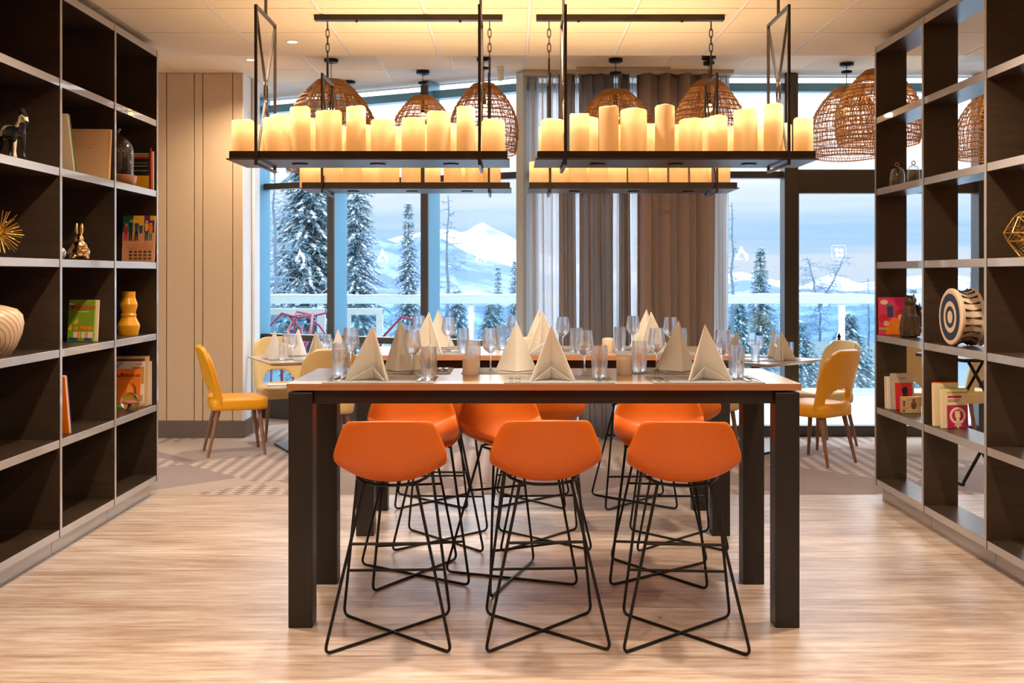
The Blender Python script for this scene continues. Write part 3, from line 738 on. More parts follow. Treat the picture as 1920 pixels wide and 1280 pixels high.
# ------------------------------------------------------------------ woven pendant lamps
def make_pendant():
    t = thing('pendant_lamp', '', 'lamp', group='woven pendant lamps')     # origin at the bottom rim, unit diameter 1, height .98
    def prof(v):                                                          # v 0 bottom .. 1 top
        pts = [(0, .455), (.08, .478), (.2, .495), (.35, .498), (.5, .478), (.65, .425), (.8, .335), (.92, .235), (1, .15)]
        for (a, ra), (b, rb) in zip(pts, pts[1:]):
            if v <= b: f = (v - a) / (b - a); return ra + (rb - ra) * f
        return .15
    rr = random.Random(3); mb = MB()
    n = 78
    for k in range(n):
        a0 = 2 * math.pi * k / n; tw = rr.uniform(-.10, .10)
        for s in (-1, 1):
            pts = []
            for j in range(13):
                v = j / 12; a = a0 + s * .22 * v + tw * v + .018 * math.sin(v * 26 + k * 2.1) ; q = prof(v) + .005 * math.sin(v * 40 + k)
                pts.append((q * math.cos(a), q * math.sin(a), v * .96))
            mb.tube(pts, .0038, 3, cap=False)
    mb.build('weave', M_rattan, t)['kind'] = 'stuff'
    mb = MB()
    for v in (.0, .012, .05, .09, .10, .15, .21, .22, .27, .33, .345, .40, .47, .48, .54, .60, .61, .66, .72, .73, .77, .82, .83, .87, .91, .92):
        q = prof(v) + .004; mb.tube([((q + .003 * math.sin(a * 1.7 + v * 40)) * math.cos(a * .2094), (q + .003 * math.sin(a * 1.7)) * math.sin(a * .2094), v * .96 + .006 * math.sin(a * .63 + v * 30)) for a in range(30)], .0062, 4, closed=True)
    mb.build('hoop', M_rattan, t, smooth=80)['kind'] = 'stuff'
    mb = MB()
    for j in range(9):
        q = .235 - .085 * j / 8; mb.tube([(q * math.cos(a * .2618), q * math.sin(a * .2618), .884 + .08 * j / 8) for a in range(24)], .008, 4, closed=True)
    mb.lathe([(.15, .955), (.15, .967), (.02, .967), (.02, .955)], 24, closed=True)
    mb.build('crown', M_rattan, t, smooth=80)
    MB().lathe([(.0, .66), (.028, .67), (.035, .70), (.03, .74), (.024, .76), (.024, .80), (0.02, .955)], 14).build('lamp_holder', M_black, t, smooth=40)
    return t
M_bulbglow = mat('warm_bulb_glow', (1, .8, .5), .4, emit=(1, .62, .25), estr=9)
PL = bpy.data.lights.new('pendant_light', 'POINT'); PL.energy = 2.0; PL.color = (1, .68, .36); PL.shadow_soft_size = .03
pend = make_pendant(); first = True
def pendant(cpx, cpy, x0, x1, yt, label, squash=None, yb=None):
    global first
    Y = (ZB - CH) * F / (HY - cpy); D = (x1 - x0) / F * Y; ztop = CH - (yt - HY) / F * Y
    H = (CH - (yt - HY) / F * Y) - (CH - (yb - HY) / F * Y) if yb else D * .96
    cx_ = pxX((x0 + x1) / 2, Y)
    if first: o = pend; first = False
    else: o = copy_tree(pend)
    o['label'] = label; o.location = (cx_, Y, ztop - H); o.scale = (D, D, H / .967); o.rotation_euler = (0, 0, cx_ * 3.7)
    # cord, canopy and bulb keep their own true proportions (children, counter-scaled)
    S = Matrix.Diagonal((1 / D, 1 / D, .967 / H)).to_4x4()
    def kid(nm, mb, m, smooth=40):
        mb.v = [tuple(S @ Vector(v)) for v in mb.v]; return mb.build(nm, m, o, smooth=smooth)
    top = ZB - (ztop - H)
    kid('ceiling_canopy', MB().lathe([(.045, top - .032), (.058, top - .026), (.058, top - .001)], 24), M_black)
    kid('cord', MB().tube([(0, 0, H * .8), (0, 0, top - .03)], .003, 6), M_black)
    lb = bpy.data.objects.new('pendant_light', PL); COL.objects.link(lb); lb.parent = o; lb.location = (0, 0, .55)
    kid('bulb', MB().ell((0, 0, H * .66), (.03, .03, .042)), M_bulbglow, 180)
pendant(621, 111, 532, 710, 152, 'large dense woven pendant lamp on the far left, low over the candles', yb=320)
pendant(653, 152, 588, 720, 205, 'woven pendant lamp half hidden behind the large one on the left', yb=318)
pendant(793, 133, 733, 853, 181, 'open woven pendant lamp between the two left window mullions', yb=292)
pendant(904, 109, 842, 972, 158, 'open woven pendant lamp at the right end of the left chandelier', yb=289)
pendant(1150, 110, 1077, 1232, 170, 'dense woven pendant lamp hanging in front of the taupe curtains', yb=312)
pendant(1325, 105, 1258, 1400, 152, 'woven pendant lamp at the right edge of the heavy curtain', yb=300)
pendant(1583, 118, 1520, 1655, 165, 'woven pendant lamp over the glazed door, farther of the two on the right', yb=296)
pendant(1648, 53, 1568, 1726, 132, 'woven pendant lamp partly covered by the right bookcase end', yb=271)
pendant(1862, 112, 1794, 1930, 172, 'woven pendant lamp seen through the middle column of the right bookcase', yb=297)
# ------------------------------------------------------------------ tableware meshes (shared)
def napkin_mesh():
    h, w_, f, c = .228, .093, -.075, .055; mb = MB()
    def sheet(A, C, Lp, q):                    # slightly bulging triangular wing
        A, C, Lp = Vector(A), Vector(C), Vector(Lp); nrm = (C - A).cross(Lp - A).normalized()
        n = 6; idx = {}; vs = []
        for i in range(n + 1):
            for j in range(i + 1):
                s = i / n; t = j / i if i else 0
                p = A.lerp(C, s).lerp(A.lerp(Lp, s), t); p += nrm * q * math.sin(math.pi * t) * s
                idx[i, j] = len(vs); vs.append(p)
        fs = []
        for i in range(n):
            for j in range(i + 1):
                fs.append((idx[i, j], idx[i+1, j], idx[i+1, j+1]))
                if j < i: fs.append((idx[i, j], idx[i+1, j+1], idx[i, j+1]))
        mb.add(vs, fs)
    sheet((0, .0, h), (0, c, .003), (-w_, f, 0), .007); sheet((0, .0, h), (0, c, .003), (w_, f, 0), -.007)
    sheet((0, .006, h - .003), (0, c + .024, .002), (-w_ + .006, f + .03, 0), .004); sheet((0, .006, h - .003), (0, c + .024, .002), (w_ - .006, f + .03, 0), -.004)
    sheet((0, -.002, .052), (0, c - .03, .003), (-w_ + .016, f + .012, .001), .0); sheet((0, -.002, .052), (0, c - .03, .003), (w_ - .016, f + .012, .001), .0)
    return mb
_nk = napkin_mesh().mesh('napkin', M_napkin)
_wine = MB().lathe([(.0, .0), (.036, .0), (.036, .002), (.012, .006), (.0045, .014), (.0038, .04), (.0042, .078), (.012, .088), (.028, .100), (.0385, .118), (.040, .13), (.037, .155), (.0315, .196), (.0302, .196), (.0355, .155), (.0385, .13), (.037, .119), (.027, .102), (.011, .092), (.0, .090)], 26).mesh('wine_glass', M_glass, 50)
_tumb = MB().lathe([(.0, .0), (.0275, .0), (.030, .004), (.0345, .06), (.0358, .09), (.0335, .138), (.0318, .138), (.034, .09), (.0325, .06), (.0285, .018), (.0, .016)], 26).mesh('tumbler', M_glass, 50)
_mat = MB().box((-.225, -.15, 0), (.225, .15, .003)).mesh('placemat', M_mat)
_shak = MB().lathe([(.0, .0), (.033, .0), (.0345, .003), (.0345, .066), (.031, .075), (.02, .080), (.0, .0815)], 24)
_shk = _shak.mesh('shaker', M_ceramic, 50)
def fork_mesh():
    mb = MB(); t = .0022
    mb.prism([(-.009, -.095), (.009, -.095), (.0055, -.04), (.0035, .02), (-.0035, .02), (-.0055, -.04)], t)
    mb.prism([(-.0035, .018), (.0035, .018), (.011, .038), (.0115, .052), (-.0115, .052), (-.011, .038)], t, Matrix.Rotation(R(6), 4, 'X'))
    for k in range(4):
        x = -.0098 + k * .0062; mb.prism([(x, .05), (x + .003, .05), (x + .0024, .098), (x + .0006, .098)], t, Matrix.Rotation(R(7), 4, 'X'))
    return mb.mesh('fork', M_steel)
def knife_mesh():
    mb = MB(); mb.prism([(-.0085, -.105), (.0085, -.105), (.0065, .0), (-.0065, .0)], .005); mb.prism([(-.0065, -.002), (.0075, -.002), (.0095, .06), (.004, .11), (-.0045, .115)], .0018, Matrix.Translation((0, 0, .0015))); return mb.mesh('knife', M_steel)
def spoon_mesh():
    mb = MB(); mb.prism([(-.007, -.08), (.007, -.08), (.003, .03), (-.003, .03)], .0025)
    mb.ell((0, .052, .003), (.016, .026, .004), 14, 6); return mb.mesh('spoon', M_steel)
_fork, _knife, _spoon = fork_mesh(), knife_mesh(), spoon_mesh()
def put(name, me, loc, rz, label, cat, group, solid=0):
    o = link(name, me, loc=loc, rot=(0, 0, rz)); tag(o, label, cat, group)
    if solid: s = o.modifiers.new('paper', 'SOLIDIFY'); s.thickness = solid; s.offset = 0
    return o
def setting(where, nk, wine, tum, z, rz, mat_c=None, cut=True, nrz=0):
    """nk, wine, tum: points on the table; rz turns the place (0 = diner on the near side)"""
    c = Vector(mat_c if mat_c else nk); e = .0004
    put('placemat', _mat, (c.x, c.y, z + e), rz, 'grey woven placemat ' + where, 'placemat', 'grey placemats')
    put('napkin', _nk, (nk.x, nk.y, z + .0042), rz + nrz, 'cream pyramid napkin ' + where, 'napkin', 'folded napkins', .0022)
    def off(p): 
        d = Matrix.Rotation(-rz, 3, 'Z') @ (Vector((p.x, p.y, 0)) - Vector((c.x, c.y, 0))); return abs(d.x) < .26 and abs(d.y) < .185
    if wine is not None: put('wine_glass', _wine, (wine.x, wine.y, z + (.0036 if off(wine) else .0005)), 0, 'stemmed wine glass ' + where, 'wine glass', 'wine glasses')
    if tum is not None: put('tumbler', _tumb, (tum.x, tum.y, z + (.0036 if off(tum) else .0005)), 0, 'clear water tumbler ' + where, 'tumbler', 'water tumblers')
    if cut:
        M = Matrix.Rotation(rz, 3, 'Z')
        for nm, me, dx, dy, lab in (('fork', _fork, -.196, -.02, 'outer fork'), ('fork', _fork, -.166, -.02, 'inner fork'), ('knife', _knife, .165, -.015, 'table knife'), ('spoon', _spoon, .197, -.03, 'small spoon')):
            p = c + M @ Vector((dx, dy, 0)); put(nm, me, (p.x, p.y, z + .0042), rz, lab + ' ' + where, nm, 'table cutlery')
def T(x, y): return G(x, y, TZ)
def m1(x): return Vector((x, 4.335 + .152, TZ))
def m1f(x): return Vector((x, 5.05 - .152, TZ))
def nap(px, y): return Vector((pxX(px, y), y, TZ))
ft = 'of the front table'
setting('at the left near place ' + ft, nap(699, 4.475), T(773, 702), T(804, 714), TZ, 0, m1(-.545), nrz=R(-14))
setting('at the middle near place ' + ft, nap(1034, 4.475), T(1096, 703), T(1124, 710), TZ, 0, m1(.192), nrz=R(2))
setting('at the right near place ' + ft, nap(1322, 4.475), T(1354, 702), T(1381, 709), TZ, 0, m1(.80), nrz=R(8))
setting('at the left far place ' + ft, nap(750, 4.90), T(658, 697), T(637, 703), TZ, math.pi, m1f(-.50), nrz=R(-8))
setting('at the middle far place ' + ft, nap(968, 4.88), T(920, 699), T(887, 697), TZ, math.pi, m1f(.0), nrz=0)
setting('at the right far place ' + ft, nap(1272, 4.88), T(1231, 698), T(1199, 698), TZ, math.pi, m1f(.755), nrz=R(5))
for px, lab in ((882, 'beige ceramic shaker beside the tumbler left of centre on the front table'), (1170.5, 'beige ceramic shaker beside the tumbler right of centre on the front table')):
    p = T(px, 703); put('shaker', _shk, (p.x, p.y, TZ + .0005), 0, lab, 'shaker', 'table shakers')
st = 'of the second table'
def nap2(px, y): return Vector((pxX(px, y), y, TZ))
def m2(x): return Vector((x, 5.86 + .152, TZ))
def m2f(x): return Vector((x, 6.60 - .152, TZ))
setting('at the left near place ' + st, nap2(804, 6.0), nap2(841, 6.08), nap2(868, 6.0), TZ, 0, m2(-.42), cut=False, nrz=R(-10))
setting('at the middle near place ' + st, nap2(1018, 6.0), nap2(1055, 6.12), nap2(1081, 6.02), TZ, 0, m2(.19), cut=False)
setting('at the right near place ' + st, nap2(1221, 6.0), nap2(1257, 6.08), nap2(1276, 6.0), TZ, 0, m2(.80), cut=False, nrz=R(6))
setting('at the left far place ' + st, nap2(822, 6.45), nap2(786, 6.3), nap2(762, 6.36), TZ, math.pi, m2f(-.43), cut=False)
setting('at the middle far place ' + st, nap2(1010, 6.45), nap2(963, 6.34), nap2(940, 6.3), TZ, math.pi, m2f(.14), cut=False)
setting('at the right far place ' + st, nap2(1212, 6.45), nap2(1187, 6.28), nap2(1162, 6.2), TZ, math.pi, m2f(.80), cut=False)
for px, y, lab in ((1140, 6.12, 'beige ceramic shaker right of centre on the second table'), (989, 6.2, 'beige ceramic shaker left of centre on the second table')):
    put('shaker', _shk, (pxX(px, y), y, TZ + .0005), 0, lab, 'shaker', 'table shakers')
# small square tables: places on each side
def low_places(c, rz, s, nm, sides):
    for k, a, side in sides:
        M = Matrix.Rotation(rz + a, 3, 'Z'); b = Vector((c[0], c[1], LZ)); h = s / 2
        pm = b + M @ Vector((0, -h + .165, 0)); w_ = 'at the ' + side + ' side of the ' + nm
        e = .0004
        o = put('placemat', _mat, (pm.x, pm.y, LZ + e), rz + a, 'grey woven placemat ' + w_, 'placemat', 'grey placemats'); o.scale = (.72, .62, 1)
        pn = b + M @ Vector((0, -h + .14, 0)); put('napkin', _nk, (pn.x, pn.y, LZ + .0042), rz + a, 'cream pyramid napkin ' + w_, 'napkin', 'folded napkins', .0022)
        pw = b + M @ Vector((.13, -h + .26, 0)); put('wine_glass', _wine, (pw.x, pw.y, LZ + .0036), 0, 'stemmed wine glass ' + w_, 'wine glass', 'wine glasses')
        pt = b + M @ Vector((.155, -h + .175, 0)); put('tumbler', _tumb, (pt.x, pt.y, LZ + .0036), 0, 'clear water tumbler ' + w_, 'tumbler', 'water tumblers')
low_places((-1.706, 8.91), R(26), .82, 'left small table', ((0, -math.pi / 2, 'panelled wall'), (1, math.pi, 'window'), (2, 0, 'near'), (3, math.pi / 2, 'right hand')))
low_places((2.0, 8.81), R(42), .79, 'right small table', ((0, math.pi / 2, 'right hand'), (1, math.pi, 'window'), (2, -math.pi / 2, 'left hand'), (3, 0, 'near')))
# menu lying on the cream chair
mn = thing('menu_booklet', 'slim white and magenta booklet lying on the cream chair behind the left table', 'booklet', (-2.03, 9.43, .462), R(15))
MB().box((-.12, -.08, 0), (.085, .08, .008)).build('cover', mat('menu_white', (.75, .80, .85), .5), mn); MB().box((.086, -.08, 0), (.12, .08, .008)).build('band', mat('menu_magenta', (.45, .05, .15), .5), mn)
# ------------------------------------------------------------------ books and ornaments
def flat(name, hexcol, rough=.5): return mat('print_' + name, lin(hexcol), rough)
def book(label, w_, h, t, cover, loc, rz=0, tilt=0, lean=0, name='book', cat='book', group=None, pages=None):
    """upright book: local x to the right with the spine at x=0, front cover facing -y, z up"""
    o = thing(name, label, cat, loc, rz, group); o.rotation_euler = (tilt, lean, rz); c = .0028
    mb = MB().box((0, -t / 2, 0), (w_, -t / 2 + c, h)).box((0, t / 2 - c, 0), (w_, t / 2, h)).box((0, -t / 2 + c, 0), (c, t / 2 - c, h))
    mb.build('cover', cover, o)
    MB().box((c, -t / 2 + c, .003), (w_ - .003, t / 2 - c, h - .003)).build('page_block', pages or M_paper, o)
    o['front'] = -t / 2; return o
def pr(o, polys, m, name='cover_print', lift=.0006):
    """flat print on the front cover; polys in x (right), z (up)"""
    y = o['front'] - lift; M = Matrix(((1, 0, 0), (0, 0, -1), (0, 1, 0))).to_4x4(); M.translation = (0, y, 0)
    mb = MB()
    for p in polys:
        mb.prism(p, .0004, M)
        if len(polys) <= 3: mb.build(name, m, o); mb = MB()
    if len(polys) > 3: mb.build(name, m, o)['kind'] = 'stuff'
def rect(x0, z0, x1, z1): return [(x0, z0), (x1, z0), (x1, z1), (x0, z1)]
def disc(cx_, cz, r_, n=14, rz_=None): return [(cx_ + r_ * math.cos(6.2832 * k / n), cz + (rz_ or r_) * math.sin(6.2832 * k / n)) for k in range(n)]
def title(o, body, size, m, x, z, sx=1., name='title', tilt=0): return text(name, body, size, m, o, (x, o['front'] - .0014, z), (R(90), 0, 0) if not tilt else (R(90), tilt, 0), sx=sx)
c_red = flat('red', '#c8202a'); c_dred = flat('dark_red', '#7d1612'); c_cream = flat('cream', '#ead2ac'); c_black = flat('black', '#15110f'); c_blue = flat('blue', '#1f4a78'); c_green = flat('green', '#7d9a1c'); c_orange = flat('orange', '#f07a12'); c_yel = flat('yellow', '#f2b51c'); c_purp = flat('purple', '#5b2b66'); c_teal = flat('teal', '#2f8a72'); c_pink = flat('pink', '#e0306a'); c_white = flat('white', '#efe8df'); c_tan = flat('tan', '#c79a6c'); c_mag = flat('magenta', '#b81f58'); c_grey = flat('grey', '#b9a58f'); c_skin = flat('peach', '#e8a878'); c_navy = flat('navy', '#182338'); c_lime = flat('lime', '#9fb31f'); c_brown = flat('brown', '#6a4426')

# -- left bookcase, second row from the top
def horse():
    t = thing('horse_figurine', 'black and white toy horse figurine on the left bookcase, second row', 'figurine', (-2.37, 5.09, 1.9755), R(-35))
    m = bpy.data.materials.new('piebald_lacquer'); m.use_nodes = True; n = m.node_tree.nodes; l = m.node_tree.links; b = n['Principled BSDF']; b.inputs['Roughness'].default_value = .3
    tc_ = n.new('ShaderNodeTexCoord'); z = n.new('ShaderNodeTexNoise'); z.inputs['Scale'].default_value = 14; z.inputs['Detail'].default_value = 1; r_ = n.new('ShaderNodeValToRGB')
    r_.color_ramp.interpolation = 'CONSTANT'; r_.color_ramp.elements[0].color = (.012, .01, .01, 1); r_.color_ramp.elements[1].position = .56; r_.color_ramp.elements[1].color = (.72, .58, .42, 1)
    l.new(tc_.outputs['Object'], z.inputs[0]); l.new(z.outputs['Fac'], r_.inputs[0]); l.new(r_.outputs[0], b.inputs['Base Color'])
    mb = MB()
    mb.tube([(-.075, 0, .125), (-.04, 0, .135), (.02, 0, .13), (.055, 0, .135)], [.026, .036, .033, .032], 10)
    mb.tube([(.05, 0, .135), (.075, 0, .17), (.085, 0, .205), (.09, 0, .222)], [.03, .022, .018, .013], 10)
    mb.tube([(.082, 0, .214), (.105, 0, .19), (.122, 0, .165)], [.016, .014, .009], 8)
    for s in (-1, 1):
        mb.tube([(.05, .02 * s, .13), (.055, .022 * s, .07), (.052, .022 * s, .035), (.056, .022 * s, .004)], [.016, .0095, .008, .011], 8)
        mb.tube([(-.06, .022 * s, .125), (-.052, .024 * s, .078), (-.072, .024 * s, .045), (-.066, .024 * s, .004)], [.022, .012, .008, .011], 8)
        mb.tube([(.082, .008 * s, .22), (.084, .011 * s, .24)], [.006, .002], 6)
    blob('body', mb, m, t, .0045, 3)
    mb = MB(); mb.tube([(-.09, 0, .135), (-.108, 0, .11), (-.106, 0, .06)], [.008, .013, .003], 8); mb.build('tail', c_black, t, smooth=80)
    mb = MB(); mb.tube([(.035, 0, .168), (.062, 0, .19), (.072, 0, .218), (.092, 0, .233)], [.004, .011, .011, .005], 8); mb.build('mane', c_black, t, smooth=80)
horse()
z = 1.9755
for i, (dx, hh, m_, lab) in enumerate(((.0, .27, c_cream, 'thin cream book leaning left of the beige album, outermost'), (.011, .265, c_green, 'thin green book leaning left of the beige album'), (.022, .27, c_navy, 'dark blue book leaning nearest the beige album'))):
    book(lab, .2, hh + .04, .010, m_, (-2.332, 5.715 + dx * 1.25, z + .003), R(180), R(-17))
al = book('large plain beige album propped in the second row of the left bookcase', .225, .29, .02, flat('kraft', '#f0c696', .7), (-2.525, 6.115, z + .001), R(4), R(-7))
pr(al, [rect(.07, .20, .155, .2015)], c_tan); title(al, 'album', .01, c_tan, .112, .18)
pr(al, [rect(.012, .012, .2145, .0135), rect(.012, .2765, .2145, .278), rect(.012, .012, .0135, .278), rect(.213, .012, .2145, .278)], c_tan, 'border_print')
# cloche on a wooden bowl base
t = thing('glass_cloche', 'glass bell cloche on a round wooden base, left bookcase', 'cloche', (-2.425, 6.60, z))
MB().lathe([(.0, .0005), (.085, .0005), (.105, .02), (.112, .062), (.104, .066), (.098, .05), (.0, .045)], 32).build('base', mat('turned_wood', (.50, .24, .08), .4, noise=((6, 6, 40), (.36, .15, .05), .3)), t, smooth=40)
MB().lathe([(.092, .051), (.094, .20), (.088, .245), (.065, .285), (.03, .31), (.012, .325), (.011, .34), (.018, .352), (.012, .366), (.0, .37), (.0, .366), (.008, .36), (.012, .352), (.006, .34), (.007, .322), (.027, .306), (.062, .281), (.085, .242), (.090, .20), (.088, .051)], 32)  .build('glass_dome', M_thin, t, smooth=50)
b = book('black striped magazine behind the glass cloche', .17, .285, .012, c_black, (-2.50, 6.88, z + .001), R(3), R(-3), name='magazine', cat='magazine')
pr(b, [rect(.05, .225, .165, .235), rect(.05, .212, .165, .22)], c_tan); pr(b, [rect(.05, .2, .165, .206)], c_red); pr(b, [rect(.05, .15, .16, .154), rect(.05, .12, .16, .124), rect(.05, .17, .16, .174)], c_grey)
pr(b, [rect(.02, .0, .168, .09)], c_yel)
book('slim red magazine at the right end of the black one', .16, .27, .009, c_red, (-2.325, 6.915, z + .001), R(182), 0, 0, name='magazine', cat='magazine')
book('slim cream magazine beside the red one on the left bookcase', .16, .25, .009, c_cream, (-2.315, 6.928, z + .001), R(182), 0, 0, name='magazine', cat='magazine')
# third row: starburst, rabbit, magazine
z = 1.5105
t = thing('starburst_sculpture', 'gold starburst sculpture of radiating rods on the left bookcase', 'sculpture', (-2.425, 5.07, z))
rr = random.Random(5); mb = MB(); c0 = Vector((0, 0, .118))
for k in range(70):
    zz = 1 - 2 * (k + .5) / 70; a = k * 2.39996; q = math.sqrt(1 - zz * zz); d = Vector((q * math.cos(a), q * math.sin(a), zz))
    ln = .112 * rr.uniform(.85, 1.05)
    if d.z < -.5: ln = min(ln, .116 / -d.z)
    mb = MB().tube([c0 + d * .008, c0 + d * ln], .0026, 6); mb.build('rod', M_gold, t, smooth=60)
MB().ell(c0, (.02, .02, .02)).build('core', M_gold, t, smooth=180)
t = thing('rabbit_figurine', 'shiny mirror gold rabbit figurine in the third row, left bookcase', 'figurine', (-2.405, 5.955, z + .0005), R(25))
mb = MB(); mb.ell((0, 0, .045), (.062, .052, .045)); mb.ell((0, -.012, .075), (.045, .042, .038)); mb.ell((0, -.018, .118), (.025, .028, .027)); mb.ell((0, -.042, .112), (.013, .013, .012))
for s in (-1, 1):
    mb.tube([(.009 * s, -.012, .135), (.014 * s, -.006, .165), (.014 * s, -.002, .195), (.012 * s, 0, .208)], [.006, .0105, .0095, .004], 8)
    mb.ell((.034 * s, -.036, .014), (.018, .026, .014))
mb.ell((0, .055, .03), (.016, .016, .016))
blob('body', mb, M_rosegold, t, .004, 4)
t = thing('mirror_egg', 'small silver mirrored egg half hidden by the upright beside the rabbit', 'ornament', (-2.40, 5.70, z + .0005))
MB().ell((0, 0, .034), (.028, .028, .0338), 20, 14).build('shell', mat('mirror_silver', (.9, .9, .9), .05, 1.), t, smooth=180)
b = book('magazine with a row of dressed figures on its cover, left bookcase', .205, .30, .012, c_skin, (-2.50, 6.87, z + .001), R(3), R(-6), name='magazine', cat='magazine')
pr(b, [rect(0, .19, .065, .30)], c_teal); pr(b, [rect(.065, .19, .135, .30)], c_yel); pr(b, [rect(.135, .19, .20, .30)], c_purp, lift=.0007); pr(b, [rect(.172, .27, .204, .30)], c_yel, lift=.0012)
def man(x, m_top, m_leg, hgt=.13):
    pr(b, [disc(x, .135 + hgt, .0085, 10)], c_skin, 'figure_print', .0012); pr(b, [[(x - .013, .125 + hgt), (x + .013, .125 + hgt), (x + .009, .075 + hgt), (x - .009, .075 + hgt)]], m_top, 'figure_print', .0012)
    pr(b, [[(x - .009, .075 + hgt), (x + .009, .075 + hgt), (x + .010, .138), (x + .003, .138), (x, .06 + hgt), (x - .003, .138), (x - .010, .138)]], m_leg, 'figure_print', .0012)
man(.022, c_red, c_pink, .105); man(.052, c_navy, c_navy, .13); man(.088, c_blue, c_black, .125); man(.115, c_blue, c_skin, .11); man(.152, c_yel, c_blue, .125); man(.178, c_orange, c_teal, .11)
pr(b, [rect(.02, .115 - k * .012, .19, .1165 - k * .012) for k in range(4)], c_red)
pr(b, [rect(.045 + (k % 5) * .03, .015 + (k // 5) * .022, .066 + (k % 5) * .03, .029 + (k // 5) * .022) for k in range(15)], c_brown)
# fourth row: wooden vase, green comic, mustard vase
z = 1.0505
t = thing('wooden_vase', 'round pale striped wood vase on the left bookcase', 'vase', (-2.455, 5.08, z))
mw = bpy.data.materials.new('ringed_pale_wood'); mw.use_nodes = True; n = mw.node_tree.nodes; l = mw.node_tree.links
wv = n.new('ShaderNodeTexWave'); wv.wave_type = 'RINGS'; wv.rings_direction = 'SPHERICAL'; wv.inputs['Scale'].default_value = 14; wv.inputs['Distortion'].default_value = 1.2; wv.inputs['Detail'].default_value = 2
tc_ = n.new('ShaderNodeTexCoord'); mpv = n.new('ShaderNodeMapping'); mpv.inputs['Location'].default_value = (-.05, .15, -.06); rv = n.new('ShaderNodeValToRGB')
rv.color_ramp.elements[0].color = (.40, .25, .15, 1); rv.color_ramp.elements[1].color = (.72, .54, .38, 1); rv.color_ramp.elements[0].position = .0; rv.color_ramp.elements[1].position = .35
l.new(tc_.outputs['Object'], mpv.inputs[0]); l.new(mpv.outputs[0], wv.inputs[0]); l.new(wv.outputs['Fac'], rv.inputs[0]); l.new(rv.outputs[0], n['Principled BSDF'].inputs['Base Color']); n['Principled BSDF'].inputs['Roughness'].default_value = .4
MB().lathe([(0, 0), (.075, 0), (.10, .04), (.124, .10), (.132, .15), (.125, .19), (.10, .217), (.05, .232), (.022, .238), (.018, .25), (.024, .272), (.018, .272), (.012, .25), (.0, .24)], 40).build('body', mw, t, smooth=40)
b = book('green comic album titled in red lettering, fourth row of the left bookcase', .152, .236, .014, c_green, (-2.522, 6.085, z + .001), R(-4), R(-6))
title(b, 'Bidochon', .036, c_red, .088, .195, .98); title(b, 'les', .02, c_red, .022, .19); title(b, 'Binet', .014, c_white, .02, .212); pr(b, [rect(.05, .168, .12, .171)], c_cream)
pr(b, [rect(.035, .02, .075, .055), rect(.082, .02, .112, .055), rect(.118, .02, .148, .055)], c_cream); pr(b, [rect(.005, .005, .06, .022), rect(.1, .004, .14, .02)], c_blue, lift=.001)
pr(b, [disc(.05, .075, .012, 10), disc(.08, .08, .011, 10), disc(.10, .078, .012, 10), disc(.13, .075, .012, 10), rect(.06, .022, .07, .062), rect(.10, .02, .108, .06)], c_orange, lift=.0012)
pr(b, [[(.03, .10), (.06, .135), (.055, .1)], [(.0, .07), (.02, .1), (.022, .06)]], c_yel, lift=.001)
book('cream paged comic behind the green album', .155, .236, .012, c_cream, (-2.512, 6.108, z + .001), R(-4), R(-6))
t = thing('faceted_vase', 'mustard yellow faceted vase, fourth row of the left bookcase', 'vase', (-2.412, 6.745, z))
MB().lathe([(0, 0), (.056, 0), (.0685, .055), (.068, .064), (.044, .115), (.047, .12), (.0475, .13), (.043, .136), (.042, .142), (.054, .185), (.054, .196), (.041, .235), (.041, .274), (.036, .274), (.036, .24), (.0, .2)], 40).build('body', mat('mustard_glaze', (.80, .36, .01), .3), t, smooth=16)
# fifth row: thin books, orange comic, framed book, glass ball
z = .5905
for i, (m_, hh, lab) in enumerate(((c_orange, .24, 'thin orange book leaning on the upright, fifth row'), (c_white, .245, 'thin white book leaning between two others, fifth row'), (c_purp, .24, 'thin plum book leaning farthest right, fifth row'))):
    book(lab, .2, hh + .07, .009, m_, (-2.334, 5.655 + i * .0135, z + .003), R(180), R(-11))
fb = book('large framed art book behind the orange comic, left bookcase', .232, .318, .016, flat('frame_tan', '#e2b98c'), (-2.562, 6.85, z + .001), R(3), R(-5))
pr(fb, [rect(.022, .02, .21, .30)], c_white); pr(fb, [rect(.022, .285, .21, .30), rect(.022, .02, .03, .29)], c_brown, lift=.001); pr(fb, [rect(.13, .14, .205, .25), rect(.12, .03, .2, .07)], c_tan, lift=.0012); pr(fb, [rect(.15, .262, .2, .268)], c_orange, lift=.0014)
b = book('orange comic album titled in dark red lettering, fifth row', .158, .243, .012, c_orange, (-2.515, 6.775, z + .001), R(3), R(-9))
title(b, 'Bidochon', .033, c_dred, .095, .203, 1); title(b, 'les', .018, c_dred, .022, .198); pr(b, [rect(.04, .182, .12, .1835)], c_dred)
pr(b, [[(.06, .06), (.085, .15), (.11, .11), (.12, .05)]], flat('amber', '#ff9a30')); pr(b, [[(.10, .16), (.13, .13), (.14, .06), (.13, .06), (.122, .12)]], c_brown); pr(b, [rect(.0, .0, .158, .03)], c_green)
book('slim white book at the far end of the fifth row', .18, .28, .007, c_white, (-2.33, 6.932, z + .001), R(180), 0, 0)
t = thing('glass_ball', 'clear glass ball with a pink flower inside, left bookcase', 'paperweight', (-2.36, 6.62, z + .0005))
MB().ell((0, 0, .057), (.056, .056, .0565), 24, 16).build('ball', M_glass, t, smooth=180)
mb = MB()
for k in range(7): a = k * .8976; mb.ell((.018 * math.cos(a), .018 * math.sin(a), .052), (.017, .017, .008), 10, 6)
mb.build('flower', flat('flower_pink', '#d98a86'), t, smooth=180); MB().lathe([(.0, .004), (.024, .006), (.012, .028), (.006, .045), (0, .046)], 12).build('flower_base', c_brown, t, smooth=60)

